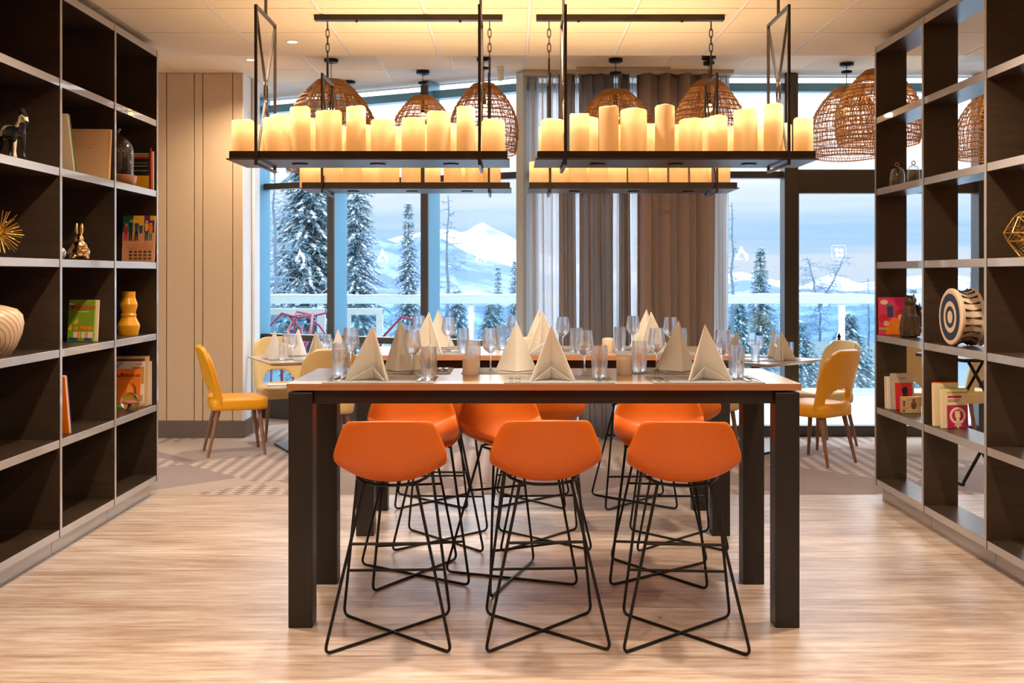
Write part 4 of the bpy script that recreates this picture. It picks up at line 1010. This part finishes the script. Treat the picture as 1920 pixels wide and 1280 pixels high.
# -- right bookcase
z = 1.9755
for x_, y_, r_, h_, lab in ((2.41, 6.71, .048, .15, 'glass bell jar with knob on the right bookcase, larger one'), (2.41, 6.435, .038, .13, 'glass bell jar with ring knob on the right bookcase, smaller one')):
    t = thing('bell_jar', lab, 'bell jar', (x_, y_, z))
    MB().lathe([(r_, .006), (r_ * .98, h_ * .55), (r_ * .8, h_ * .75), (r_ * .4, h_ * .86), (.0, h_ * .885), (.0, h_ * .87), (r_ * .36, h_ * .845), (r_ * .76, h_ * .74), (r_ * .93, h_ * .54), (r_ * .95, .006)], 26)  .build('glass_dome', M_thin, t, smooth=60)
    MB().lathe([(0, .0005), (r_ * 1.08, .0005), (r_ * 1.08, .0055), (0, .0055)], 26).build('base', mat('brushed_brass', (.5, .32, .15), .3, .8), t, smooth=30)
    MB().tube([(.011 * math.cos(a * .5236), 0, h_ * .885 + .011 + .011 * math.sin(a * .5236)) for a in range(12)], .003, 8, closed=True).build('knob', mat('brushed_brass', (.5, .32, .15), .3, .8), t, smooth=60)
# wire gem lantern
t = thing('wire_lantern', 'gold wire gem lantern at the right edge, third row', 'lantern', (2.412, 5.035, 1.5105))
rings = [(.028, .003, 6), (.085, .075, 6), (.095, .115, 6), (.05, .19, 6), (.02, .215, 6)]
mb = MB(); pr_ = []
for r_, zz, n in rings:
    ps = [(r_ * math.cos(k * 1.0472 + (.5 if zz > .1 else 0)), r_ * math.sin(k * 1.0472 + (.5 if zz > .1 else 0)), zz + .002) for k in range(6)]; pr_.append(ps); mb.tube(ps, .0022, 5, closed=True)
for a, c in zip(pr_, pr_[1:]):
    for k in range(6): mb.tube([a[k], c[k]], .0022, 5); mb.tube([a[k], c[k - 1]], .0014, 5)
mb.build('wire_frame', M_gold, t)
for k in range(5):
    MB().tube([((.02 + .06 * v) * math.cos(k * 1.3 + v * 9), (.02 + .06 * v) * math.sin(k * 1.3 + v * 9), .03 + .12 * v) for v in [i / 14 for i in range(15)]], .0016, 5).build('inner_wire', M_gold, t)
z = 1.0505
b = book('pink and orange picture book beside the dark cat figure', .165, .236, .014, c_pink, (2.325, 6.795, z + .001), R(-3), R(-4))
pr(b, [disc(.035, .205, .024, 14, .016)], c_cream); pr(b, [rect(.05, .11, .09, .19)], c_purp); pr(b, [rect(.048, .11, .053, .18), rect(.09, .11, .096, .18), rect(.05, .178, .094, .19)], c_teal, lift=.001)
pr(b, [[(.04, .0), (.165, .0), (.165, .09), (.09, .11), (.05, .07)]], c_orange); pr(b, [rect(.0, .03, .06, .045), [(.09, .06), (.15, .035), (.15, .045), (.09, .072)]], c_lime, lift=.001); pr(b, [disc(.03, .1, .03), disc(.13, .13, .03)], c_red, lift=.0012); pr(b, [disc(.045, .07, .018), disc(.135, .11, .018)], c_skin, lift=.0016)
t = thing('cat_figurine', 'dark brown carved cat figurine with a small kitten, right bookcase', 'figurine', (2.425, 6.55, z + .0005), R(15))
mb = MB(); mb.tube([(0, 0, .0), (0, 0, .05), (0, -.005, .12), (0, -.01, .18), (0, -.01, .2)], [.05, .058, .048, .036, .03], 14); mb.ell((-.004, -.02, .222), (.038, .036, .034)); mb.ell((-.012, -.052, .212), (.016, .014, .012))
for s in (-1, 1): mb.tube([(.022 * s, -.012, .245), (.03 * s, -.008, .266)], [.011, .003], 6); mb.tube([(.022 * s, -.045, .13), (.02 * s, -.055, .05), (.02 * s, -.062, .006)], [.016, .013, .014], 8)
mb.ell((.05, .01, .04), (.035, .05, .04))
blob('body', mb, mat('carved_dark_wood', (.045, .026, .016), .35, noise=((60, 60, 20), (.11, .06, .03), .2)), t, .005, 3)
mb = MB(); mb.tube([(.06, .005, .06), (.064, .0, .12), (.06, -.005, .155)], [.032, .026, .02], 10); mb.ell((.058, -.012, .175), (.022, .022, .02)); mb.tube([(.068, -.008, .19), (.075, -.006, .212)], [.007, .002], 6); mb.tube([(.046, -.008, .19), (.042, -.006, .208)], [.007, .002], 6)
blob('kitten', mb, mat('carved_dark_wood'), t, .005, 3)
# drum with target rings, axis along x
t = thing('painted_drum', 'round drum with navy target rings and laced side, right bookcase', 'drum', (2.345, 5.74, z + .154))
MX = Matrix.Rotation(R(90), 4, 'Y')
def dl(prof, nm, m_, sm=40, n=40, closed=False):
    mb = MB().lathe(prof, n, closed=closed); mb.v = [tuple(MX @ Vector(v)) for v in mb.v]; return mb.build(nm, m_, t, smooth=sm)
m_dr = mat('drum_skin_cream', (.80, .60, .42), .5)
dl([(.0, .0), (.146, .0), (.153, .006), (.153, .014), (.138, .045), (.134, .065), (.138, .085), (.153, .115), (.153, .122), (.146, .128), (.0, .128)], 'body', m_dr)
m_ring = mat('navy_paint', (.018, .028, .055), .4)
for a, c in ((.125, .085), (.058, .035)): dl([(c, -.0012), (a, -.0012), (a, .0005), (c, .0005)], 'target_ring', m_ring, 30, closed=True)
for k in range(22):
    a = k * 2 * math.pi / 22; c, s = math.cos(a), math.sin(a); mb = MB()
    mb.tube([(.022, .148 * c, .148 * s), (.045, .139 * c, .139 * s), (.065, .1355 * c, .1355 * s), (.085, .139 * c, .139 * s), (.106, .148 * c, .148 * s)], [.008, .004, .0014, .004, .008], 6); mb.build('lacing', c_black, t, smooth=60)
# lower row books
z = .5905
book('cream paperback at the left end of the lower right bookcase row', .13, .20, .022, c_cream, (2.345, 6.73, z + .001), R(8), R(-2))
book('second cream paperback beside the red portrait book', .13, .20, .016, c_white, (2.352, 6.708, z + .001), R(8), R(-2))
b = book('grey hardback with a red portrait panel, right bookcase', .145, .225, .018, c_grey, (2.365, 6.675, z + .001), R(6), R(-5))
pr(b, [rect(.022, .0, .132, .165)], c_red); pr(b, [disc(.085, .115, .02, 14, .026), [(.055, .03), (.115, .03), (.105, .09), (.07, .09)]], c_black, lift=.001); pr(b, [rect(.05, .195, .1, .197), rect(.055, .188, .095, .19)], c_brown)
t = thing('carved_box', 'small wooden box with a carved figure in front of the red book', 'box', (2.425, 6.52, z + .0005), R(4))
MB().box((-.058, -.022, 0), (.058, .022, .098)).build('body', mat('spalted_wood', (.62, .42, .2), .5, noise=((14, 14, 60), (.42, .25, .1), .25)), t, bevel=.002)
mb = MB(); mb.ell((.01, -.022, .05), (.018, .004, .026)); mb.ell((.008, -.022, .08), (.009, .004, .009)); mb.build('carving', c_brown, t, smooth=180)
mb = MB()
for k, m_ in enumerate((c_teal, c_orange, c_red, c_blue, c_yel)): MB().box((-.0582, -.0226, .006 + k * .018), (-.044, -.0218, .022 + k * .018)).build('colour_patch', m_, t)
book('tall cream book at the back of the feminist paperback row', .14, .235, .03, c_cream, (2.34, 5.95, z + .001), R(6), R(-2))
book('orange topped book behind the feminist paperback', .14, .238, .02, c_orange, (2.355, 5.988, z + .001), R(6), R(-2))
book('lime green paperback just behind the feminist paperback', .15, .215, .012, c_lime, (2.36, 5.895, z + .001), R(6), R(-3))
b = book('paperback with a magenta raised fist symbol, right bookcase', .145, .212, .03, c_cream, (2.352, 5.868, z + .001), R(5), R(-3))
pr(b, [rect(.025, .0, .143, .125)], c_mag); pr(b, [rect(.025, .19, .143, .197)], c_lime); pr(b, [rect(.03, .165, .11, .176)], c_mag); pr(b, [rect(.03, .152, .10, .155), rect(.03, .144, .085, .147)], c_brown)
M_ = c_cream
ring = [[(.085 + .046 * math.cos(a), .068 + .046 * math.sin(a)), (.085 + .046 * math.cos(a + .27), .068 + .046 * math.sin(a + .27)), (.085 + .033 * math.cos(a + .27), .068 + .033 * math.sin(a + .27)), (.085 + .033 * math.cos(a), .068 + .033 * math.sin(a))] for a in [k * .2618 for k in range(24)]]
pr(b, ring, M_, 'symbol_print', .001); pr(b, [rect(.079, .0, .091, .036), rect(.066, .012, .104, .02)], M_, 'symbol_print', .001)
pr(b, [rect(.07, .058, .1, .085), rect(.076, .036, .094, .06), disc(.075, .086, .007, 8), disc(.085, .088, .007, 8), disc(.095, .086, .007, 8)], M_, 'symbol_print', .0012)
# ------------------------------------------------------------------ outdoors: snowy terrace, balustrade, trees, mountains
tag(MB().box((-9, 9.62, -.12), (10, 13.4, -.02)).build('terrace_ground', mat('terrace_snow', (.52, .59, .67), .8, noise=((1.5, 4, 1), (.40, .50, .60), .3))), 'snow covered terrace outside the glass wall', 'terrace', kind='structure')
bal = thing('terrace_balustrade', 'pale balustrade with glass panels along the snowy terrace', 'balustrade', (0, 13.0, -.02))
RZ = 1.20
MB().box((-8.5, -.05, RZ - .10), (9.5, .05, RZ)).build('handrail', M_rail, bal, bevel=.004)
rs = random.Random(2); mb = MB(); n = 150
def cap(u, v):
    x = -8.5 + 18 * u; h_ = .018 + .012 * math.sin(x * 3.1) * math.sin(x * 1.3) + .008 * math.sin(x * 11)
    return Vector((x, -.052 + .104 * v, RZ + .002 + max(.004, h_) * math.sin(math.pi * v)))
MB().grid(cap, n, 4).build('snow_cap', M_snow, bal, smooth=80)
px_posts = [-7.9, -6.3, -4.7, -2.33, -.5, .85, 2.42, 4.0, 5.6, 7.2, 8.8]
for x in px_posts: MB().box((x - .03, -.03, 0), (x + .03, .03, RZ - .10)).build('baluster', mat('white_aluminium', (.78, .85, .88), .4), bal, bevel=.004)
for a, c in zip(px_posts, px_posts[1:]): MB().box((a + .05, -.006, .08), (c - .05, .006, RZ - .13)).build('glass_panel', M_balglass, bal)
MB().box((-8.5, -.03, .02), (9.5, .03, .07)).build('bottom_rail', M_rail, bal)
gt = thing('terrace_gate', 'low white framed panel on the terrace behind the left windows', 'gate', (0, 12.72, -.02))
def gx(px): return pxX(px, 12.72)
gz = lambda py: CH - (py - HY) / F * 12.72 + .02
for x0, x1 in ((500, 604), (652, 712)):
    for p in (x0, x1): MB().box((gx(p) - .04, -.03, 0), (gx(p) + .04, .03, gz(579))).build('post', M_rail, gt, bevel=.003)
    MB().box((gx(x0) - .04, -.031, gz(590)), (gx(x1) + .04, .031, gz(578))).build('top_rail', M_rail, gt, bevel=.003)
    MB().box((gx(x0) + .04, -.006, .1), (gx(x1) - .04, .006, gz(590))).build('glass_panel', M_balglass, gt)

def wire_chair():
    t = thing('wire_chair', '', 'chair', group='red wire terrace chairs'); r_ = .012
    MB().tube([(.27 * math.cos(a * .2618), .24 * math.sin(a * .2618), .44) for a in range(24)], r_, 8, closed=True).build('seat_ring', M_redwire, t, smooth=80)
    MB().tube([(-.27, -.02, .44), (-.31, -.14, .66), (-.2, -.30, .84), (0, -.33, .80), (.2, -.30, .84), (.31, -.14, .66), (.27, -.02, .44)], r_, 8).build('back_loop', M_redwire, t, smooth=80)
    MB().tube([(-.22, -.12, .44), (-.05, -.31, .70), (.12, -.31, .82), (.02, -.31, .82), (.05, -.30, .66), (.22, -.12, .44)], r_, 8).build('back_loop', M_redwire, t, smooth=80)
    MB().tube([(-.30, .16, .44), (-.33, .12, .64), (-.31, -.14, .66)], r_, 8).build('arm', M_redwire, t, smooth=80); MB().tube([(.30, .16, .44), (.33, .12, .64), (.31, -.14, .66)], r_, 8).build('arm', M_redwire, t, smooth=80)
    for sx in (-1, 1):
        for sy in (-1, 1): MB().tube([(.22 * sx, .16 * sy, .44), (.27 * sx, .22 * sy, 0)], [.017, .012], 8).build('leg', M_redwire, t, smooth=80)
    for k in range(5): MB().tube([(-.24 + .12 * k, -.2, .435), (-.24 + .12 * k, .2, .435)], .008, 6).build('seat_bar', M_redwire, t, smooth=80)
    return t
wc = wire_chair()
for i, (px, Y, a, lab) in enumerate(((518, 11.45, 150, 'red wire terrace chair outside the leftmost window pane'), (600, 12.18, 200, 'red wire terrace chair beside the first mullion outside'), (752, 11.2, 40, 'red wire terrace chair outside the second large pane'))):
    o = wc if i == 0 else copy_tree(wc); o['label'] = lab; o.location = (pxX(px, Y), Y, -.02); o.rotation_euler = (0, 0, R(a)); o.scale = (1.1, 1.1, 1.22)

# slope and mountains
def slope(u, v):
    X = -60 + 120 * u; Y = 13.6 + 110 * v ** 1.5; return Vector((X, Y, -3.0 - .10 * (Y - 13.6) + .35 * math.sin(X * .4 + Y * .2) + .3 * math.sin(X * 1.1 - Y * .15)))
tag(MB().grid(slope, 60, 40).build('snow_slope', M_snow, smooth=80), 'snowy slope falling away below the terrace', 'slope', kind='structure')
def mountain(name, label, Y, ridge, m, seed, rough_, drop=.55):
    rr = random.Random(seed); ph = [rr.uniform(0, 6.28) for _ in range(12)]
    def rz_(px):
        for (a, ya), (b, yb_) in zip(ridge, ridge[1:]):
            if px <= b: return ya + (yb_ - ya) * (px - a) / (b - a)
        return ridge[-1][1]
    x0, x1 = ridge[0][0], ridge[-1][0]
    def fn(u, v):
        px = x0 + (x1 - x0) * u; py = rz_(px); base = 640
        nzv = sum(math.sin(u * f_ * 6.28 + ph[i] + v * (3 + i)) / (1.5 + i) for i, f_ in enumerate((7, 15, 31, 58, 97)))
        pyv = py + (base - py) * v + nzv * rough_ * (.4 + math.sin(math.pi * v))
        Yv = Y * (1 - (1 - drop) * v) + nzv * Y * .02 * v
        return P(px, pyv, Yv)
    o = MB().grid(fn, 220, 36).build(name, m, smooth=80)
    return tag(o, label, 'mountain', 'mountains beyond the windows', kind='structure')
def rockmat(name, c1, c2, scale, k0, k1):
    m = bpy.data.materials.new(name); m.use_nodes = True; n = m.node_tree.nodes; l = m.node_tree.links; b = n['Principled BSDF']; b.inputs['Roughness'].default_value = .9
    t = n.new('ShaderNodeTexCoord'); mp_ = n.new('ShaderNodeMapping'); mp_.inputs['Scale'].default_value = scale; z = n.new('ShaderNodeTexNoise'); z.inputs['Scale'].default_value = 1; z.inputs['Detail'].default_value = 8; z.inputs['Roughness'].default_value = .65
    r_ = n.new('ShaderNodeValToRGB'); r_.color_ramp.elements[0].position = k0; r_.color_ramp.elements[1].position = k1; r_.color_ramp.elements[0].color = (*c1, 1); r_.color_ramp.elements[1].color = (*c2, 1)
    l.new(t.outputs['Object'], mp_.inputs[0]); l.new(mp_.outputs[0], z.inputs[0]); l.new(z.outputs['Fac'], r_.inputs[0]); l.new(r_.outputs[0], b.inputs['Base Color']); return m
M_peak = rockmat('hazed_snowy_rock', (.15, .26, .45), (.44, .50, .56), (.012, .012, .05), .36, .50)  # rock and snow tinted blue, distance haze put into the colour
M_forest = rockmat('hazed_forest_snow', (.055, .13, .30), (.19, .30, .48), (.02, .02, .06), .46, .68)  # blue of the far woods carries painted aerial haze
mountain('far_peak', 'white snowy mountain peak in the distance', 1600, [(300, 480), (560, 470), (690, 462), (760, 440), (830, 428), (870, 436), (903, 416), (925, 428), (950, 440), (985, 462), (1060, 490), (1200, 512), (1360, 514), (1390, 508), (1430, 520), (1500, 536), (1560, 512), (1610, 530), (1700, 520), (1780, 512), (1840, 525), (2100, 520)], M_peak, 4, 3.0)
mountain('forest_ridge', 'haze-blue tinted wooded mountain slope below the white peak', 1000, [(300, 490), (560, 470), (640, 452), (700, 440), (745, 455), (790, 440), (830, 448), (865, 468), (905, 486), (960, 500), (1060, 520), (1200, 535), (1360, 532), (1400, 524), (1470, 540), (1600, 545), (1700, 540), (1900, 545), (2100, 540)], M_forest, 9, 2.5)

# trees
M_needle = mat('hazed_needles', (.075, .17, .22), .8, noise=((3, 3, 3), (.15, .28, .33), .3))  # paler second tone puts haze into the needle colour
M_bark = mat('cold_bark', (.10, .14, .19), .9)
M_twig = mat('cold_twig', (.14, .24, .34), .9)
def conifer(px, ytop, Y, half_px, ybase, label, seed, dens=1.0, snow=.42):
    rr = random.Random(seed); top = P(px, ytop, Y); zb = CH - (ybase - HY) / F * Y; h = top.z - zb; rad = half_px / F * Y
    t = thing('snowy_conifer', label, 'tree', (top.x, Y, zb), rr.uniform(0, 6), 'snowy conifers outside')
    MB().tube([(0, 0, 0), (0, 0, h * .6), (0, 0, h)], [rad * .09, rad * .05, .01], 8).build('trunk', M_bark, t)
    mb = MB(); lev = int(46 * dens)
    for k in range(lev):
        f = (k + rr.random()) / lev; z0 = h * (.04 + .95 * f); Rr = rad * (1 - f) ** .8 * rr.uniform(.75, 1.12) + rad * .03; nb = int(5 + 5 * (1 - f))
        for j in range(nb):
            a = 6.2832 * (j + rr.random()) / nb; d = Vector((math.cos(a), math.sin(a), 0)); ln = Rr * rr.uniform(.7, 1.1); droop = rr.uniform(.2, .45)
            ns = max(3, int(13 * ln / rad * dens))
            for i in range(ns):
                s = (i + .6) / ns; c = d * ln * s + Vector((0, 0, z0 - droop * ln * s * s + .05 * ln))
                sz = rad * .095 * (1.15 - .6 * s) * rr.uniform(.7, 1.3) + .012 * rad
                for q in range(3):
                    b_ = a + rr.uniform(-1.1, 1.1); e = Vector((math.cos(b_), math.sin(b_), rr.uniform(-.9, .05))).normalized(); sd = Vector((-math.sin(b_), math.cos(b_), rr.uniform(-.5, .5)))
                    mb.cur = 0; p0 = c + Vector((rr.uniform(-.4, .4), rr.uniform(-.4, .4), rr.uniform(-.3, .2))) * sz
                    mb.add([p0, p0 + e * sz * .8 + sd * sz * .20, p0 + e * sz * 1.9, p0 + e * sz * .8 - sd * sz * .20], [(0, 1, 2, 3)])
                if rr.random() < snow:
                    mb.cur = 1; e = (d + Vector((0, 0, -droop * s * 1.6))).normalized(); sd = Vector((-d.y, d.x, 0)); p0 = c + Vector((0, 0, sz * .12)); q = sz * rr.uniform(.7, 1.2)
                    mb.add([p0 - e * q * .8, p0 + sd * q * .5 + e * q * .1, p0 + e * q, p0 - sd * q * .5 + e * q * .1, p0 + Vector((0, 0, q * .28))], [(0, 1, 4), (1, 2, 4), (2, 3, 4), (3, 0, 4)])
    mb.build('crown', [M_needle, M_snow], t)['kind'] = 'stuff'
def bare(px, ytop, Y, ybase, spread_px, label, seed, lean=0., fork=None, m=None, droop=.1):
    rr = random.Random(seed); zb = CH - (ybase - HY) / F * Y; top = P(px, ytop, Y); h = top.z - zb; sp = spread_px / F * Y
    t = thing('bare_larch', label, 'tree', (top.x - lean * h, Y, zb), 0, 'leafless trees outside'); tr = MB(); br = MB()
    def twig(p, d, ln, r_, depth):
        pts = [p]; q = p.copy(); dd = d.copy(); ns = 4
        for i in range(ns):
            dd = (dd + Vector((rr.uniform(-.25, .25), rr.uniform(-.25, .25), rr.uniform(-.22, .2)))).normalized(); q = q + dd * ln / ns; pts.append(q.copy())
        br.tube(pts, [r_ * (1 - .75 * i / ns) for i in range(ns + 1)], 4, cap=False)
        if depth:
            for _ in range(5 if depth > 1 else 4):
                i = rr.randint(1, ns); s = Vector((rr.uniform(-1, 1), rr.uniform(-1, 1), rr.uniform(-.7, .5))).normalized(); twig(pts[i], (dd * .6 + s).normalized(), ln * rr.uniform(.35, .55), r_ * .5, depth - 1)
    stems = fork or [((0, 0, 0), (lean * h, 0, h))]
    for a, c in stems:
        a, c = Vector(a), Vector(c); n = 8; pts = [a.lerp(c, i / n) + Vector((rr.uniform(-.012, .012) * h, 0, 0)) * (0 < i < n) for i in range(n + 1)]
        tr.tube(pts, [h * .014 * (1 - .85 * i / n) + .004 for i in range(n + 1)], 7)
        nb = 34
        for k in range(nb):
            f = .18 + .8 * (k + rr.random()) / nb; p = a.lerp(c, f); an = rr.uniform(0, 6.28); ln = sp * (1.1 - f) ** .7 * rr.uniform(.6, 1.15)
            twig(p, Vector((math.cos(an), math.sin(an), rr.uniform(-.1, .35) - droop)).normalized(), ln, h * .0035 + .003, 2)
    tr.build('trunk', M_bark, t, smooth=80); br.build('branches', m or M_twig, t)['kind'] = 'stuff'
conifer(578, 185, 47, 118, 700, 'largest snowy conifer filling the leftmost window panes', 11, 1.7, .5)
conifer(668, 240, 34, 78, 720, 'snowy conifer right of the first mullion', 12, 1.4, .55)
conifer(766, 378, 45, 48, 680, 'slim pointed snowy conifer left of the second mullion', 13, 1.3, .6)
conifer(800, 415, 52, 30, 660, 'small snowy conifer partly behind the second mullion', 14, 1.1, .5)
conifer(934, 498, 48, 30, 690, 'short conifer low in the third large pane', 15, 1.1, .35)
conifer(965, 486, 50, 34, 690, 'short conifer at the right edge of the third large pane', 16, 1.1, .35)
conifer(858, 540, 40, 60, 720, 'broad snowy conifer seen below the handrail, third pane', 20, 1.2, .6)
conifer(920, 565, 36, 60, 740, 'broad snowy conifer behind the balustrade glass, third pane', 21, 1.2, .6)
conifer(1426, 462, 48, 52, 700, 'dark conifer standing right of the heavy curtain', 17, 1.3, .3)
conifer(1385, 560, 38, 70, 740, 'broad conifer below the handrail right of the heavy curtain', 18, 1.2, .5)
conifer(1590, 585, 36, 90, 760, 'broad snowy conifer behind the balustrade beyond the glazed door', 19, 1.2, .5)
conifer(1500, 600, 42, 70, 740, 'low snowy conifer left in the glazed door', 22, 1.1, .5)
conifer(1712, 540, 44, 45, 740, 'conifer seen through the far column of the right bookcase', 23, 1.1, .4)
bare(840, 366, 34, 640, 52, 'tall leafless larch in the third large pane', 31)
bare(515, 300, 30, 660, 80, 'leafless tree with fine twigs at the far left pane', 32)
H_ = 3.2
bare(1537, 470, 38, 640, 60, 'forked leafless larch in the glazed door', 33, fork=[((0, 0, 0), (0, 0, 1.25)), ((0, 0, 1.2), (-.45, 0, 3.0)), ((0, 0, 1.2), (.95, .1, 3.1)), ((-.1, 0, 1.45), (-1.2, 0, 1.7)), ((.1, 0, 1.4), (1.6, 0, 1.75))])
bare(1628, 520, 44, 660, 55, 'slim leafless larch at the right side of the glazed door', 34)
bare(1372, 380, 30, 640, 26, 'leafless tree hugging the white voile edge', 35)
bare(1820, 510, 40, 660, 40, 'leafless larch seen through the middle column of the right bookcase', 36)
# ------------------------------------------------------------------ ceiling lamps, added unseen fill lamps and sensor
M_lens = mat('downlight_lens', (1, .9, .75), .4, emit=(1, .80, .55), estr=8)
spot = bpy.data.lights.new('downlight_lamp', 'SPOT'); spot.energy = DOWN_W; spot.color = (1, .82, .62); spot.spot_size = R(150); spot.spot_blend = 1.0; spot.shadow_soft_size = .06
def downlight(x, y, z, label, power=1.):
    t = thing('ceiling_downlight', label, 'downlight', (x, y, z), group='recessed ceiling downlights')
    MB().lathe([(.030, -.001), (.040, -.004), (.046, -.001), (.046, .0), (.030, .0)], 24, closed=True).build('trim_ring', M_white, t, smooth=40)
    MB().lathe([(0, -.0025), (.0295, -.0015), (.0295, .0)], 24).build('lens', M_lens, t, smooth=40)
    lamp = spot.copy(); lamp.energy = DOWN_W * power
    l = bpy.data.objects.new('downlight_lamp', lamp); COL.objects.link(l); l.parent = t; l.location = (0, 0, -.06)
downlight(-1.42, 6.93, ZC, 'recessed downlight glowing in the front ceiling, upper left')
downlight(pxX(470, 8.83), 8.83, ZB, 'recessed downlight in the window bay ceiling by the panelled wall')
words = {4.6: 'above the front table', 2.4: 'just ahead of the viewer', .2: 'above the viewer', -2.2: 'behind the viewer'}
for y in (4.6, 2.4, .2, -2.2):  # lamps out of view, added to fill the room with light
    for x, s in ((-1.42, 'left'), (.1, 'middle'), (1.6, 'right')): downlight(x, y, ZC, 'added unseen fill downlight ' + words[y] + ', ' + s + ' one of three', {4.6: 1.5, 2.4: .75, .2: .2, -2.2: .12}[y])
for y, s in ((6.0, 'far'), (2.4, 'middle'), (-1.5, 'near')): downlight(4.3, y, ZC, 'added unseen fill downlight beyond the right bookcase, ' + s + ' one')
t = thing('ceiling_sensor', 'small white cylindrical sensor under the window bay ceiling', 'sensor', (pxX(938, 9.15), 9.15, ZB - .11))
MB().lathe([(.0, .0), (.026, .0), (.030, .005), (.030, .10), (.035, .103), (.035, .1095), (.0, .1095)], 20).build('housing', M_white, t, smooth=40)
MB().lathe([(0, -.004), (.016, -.003), (.016, .0)], 16).build('eye', M_black, t, smooth=40)
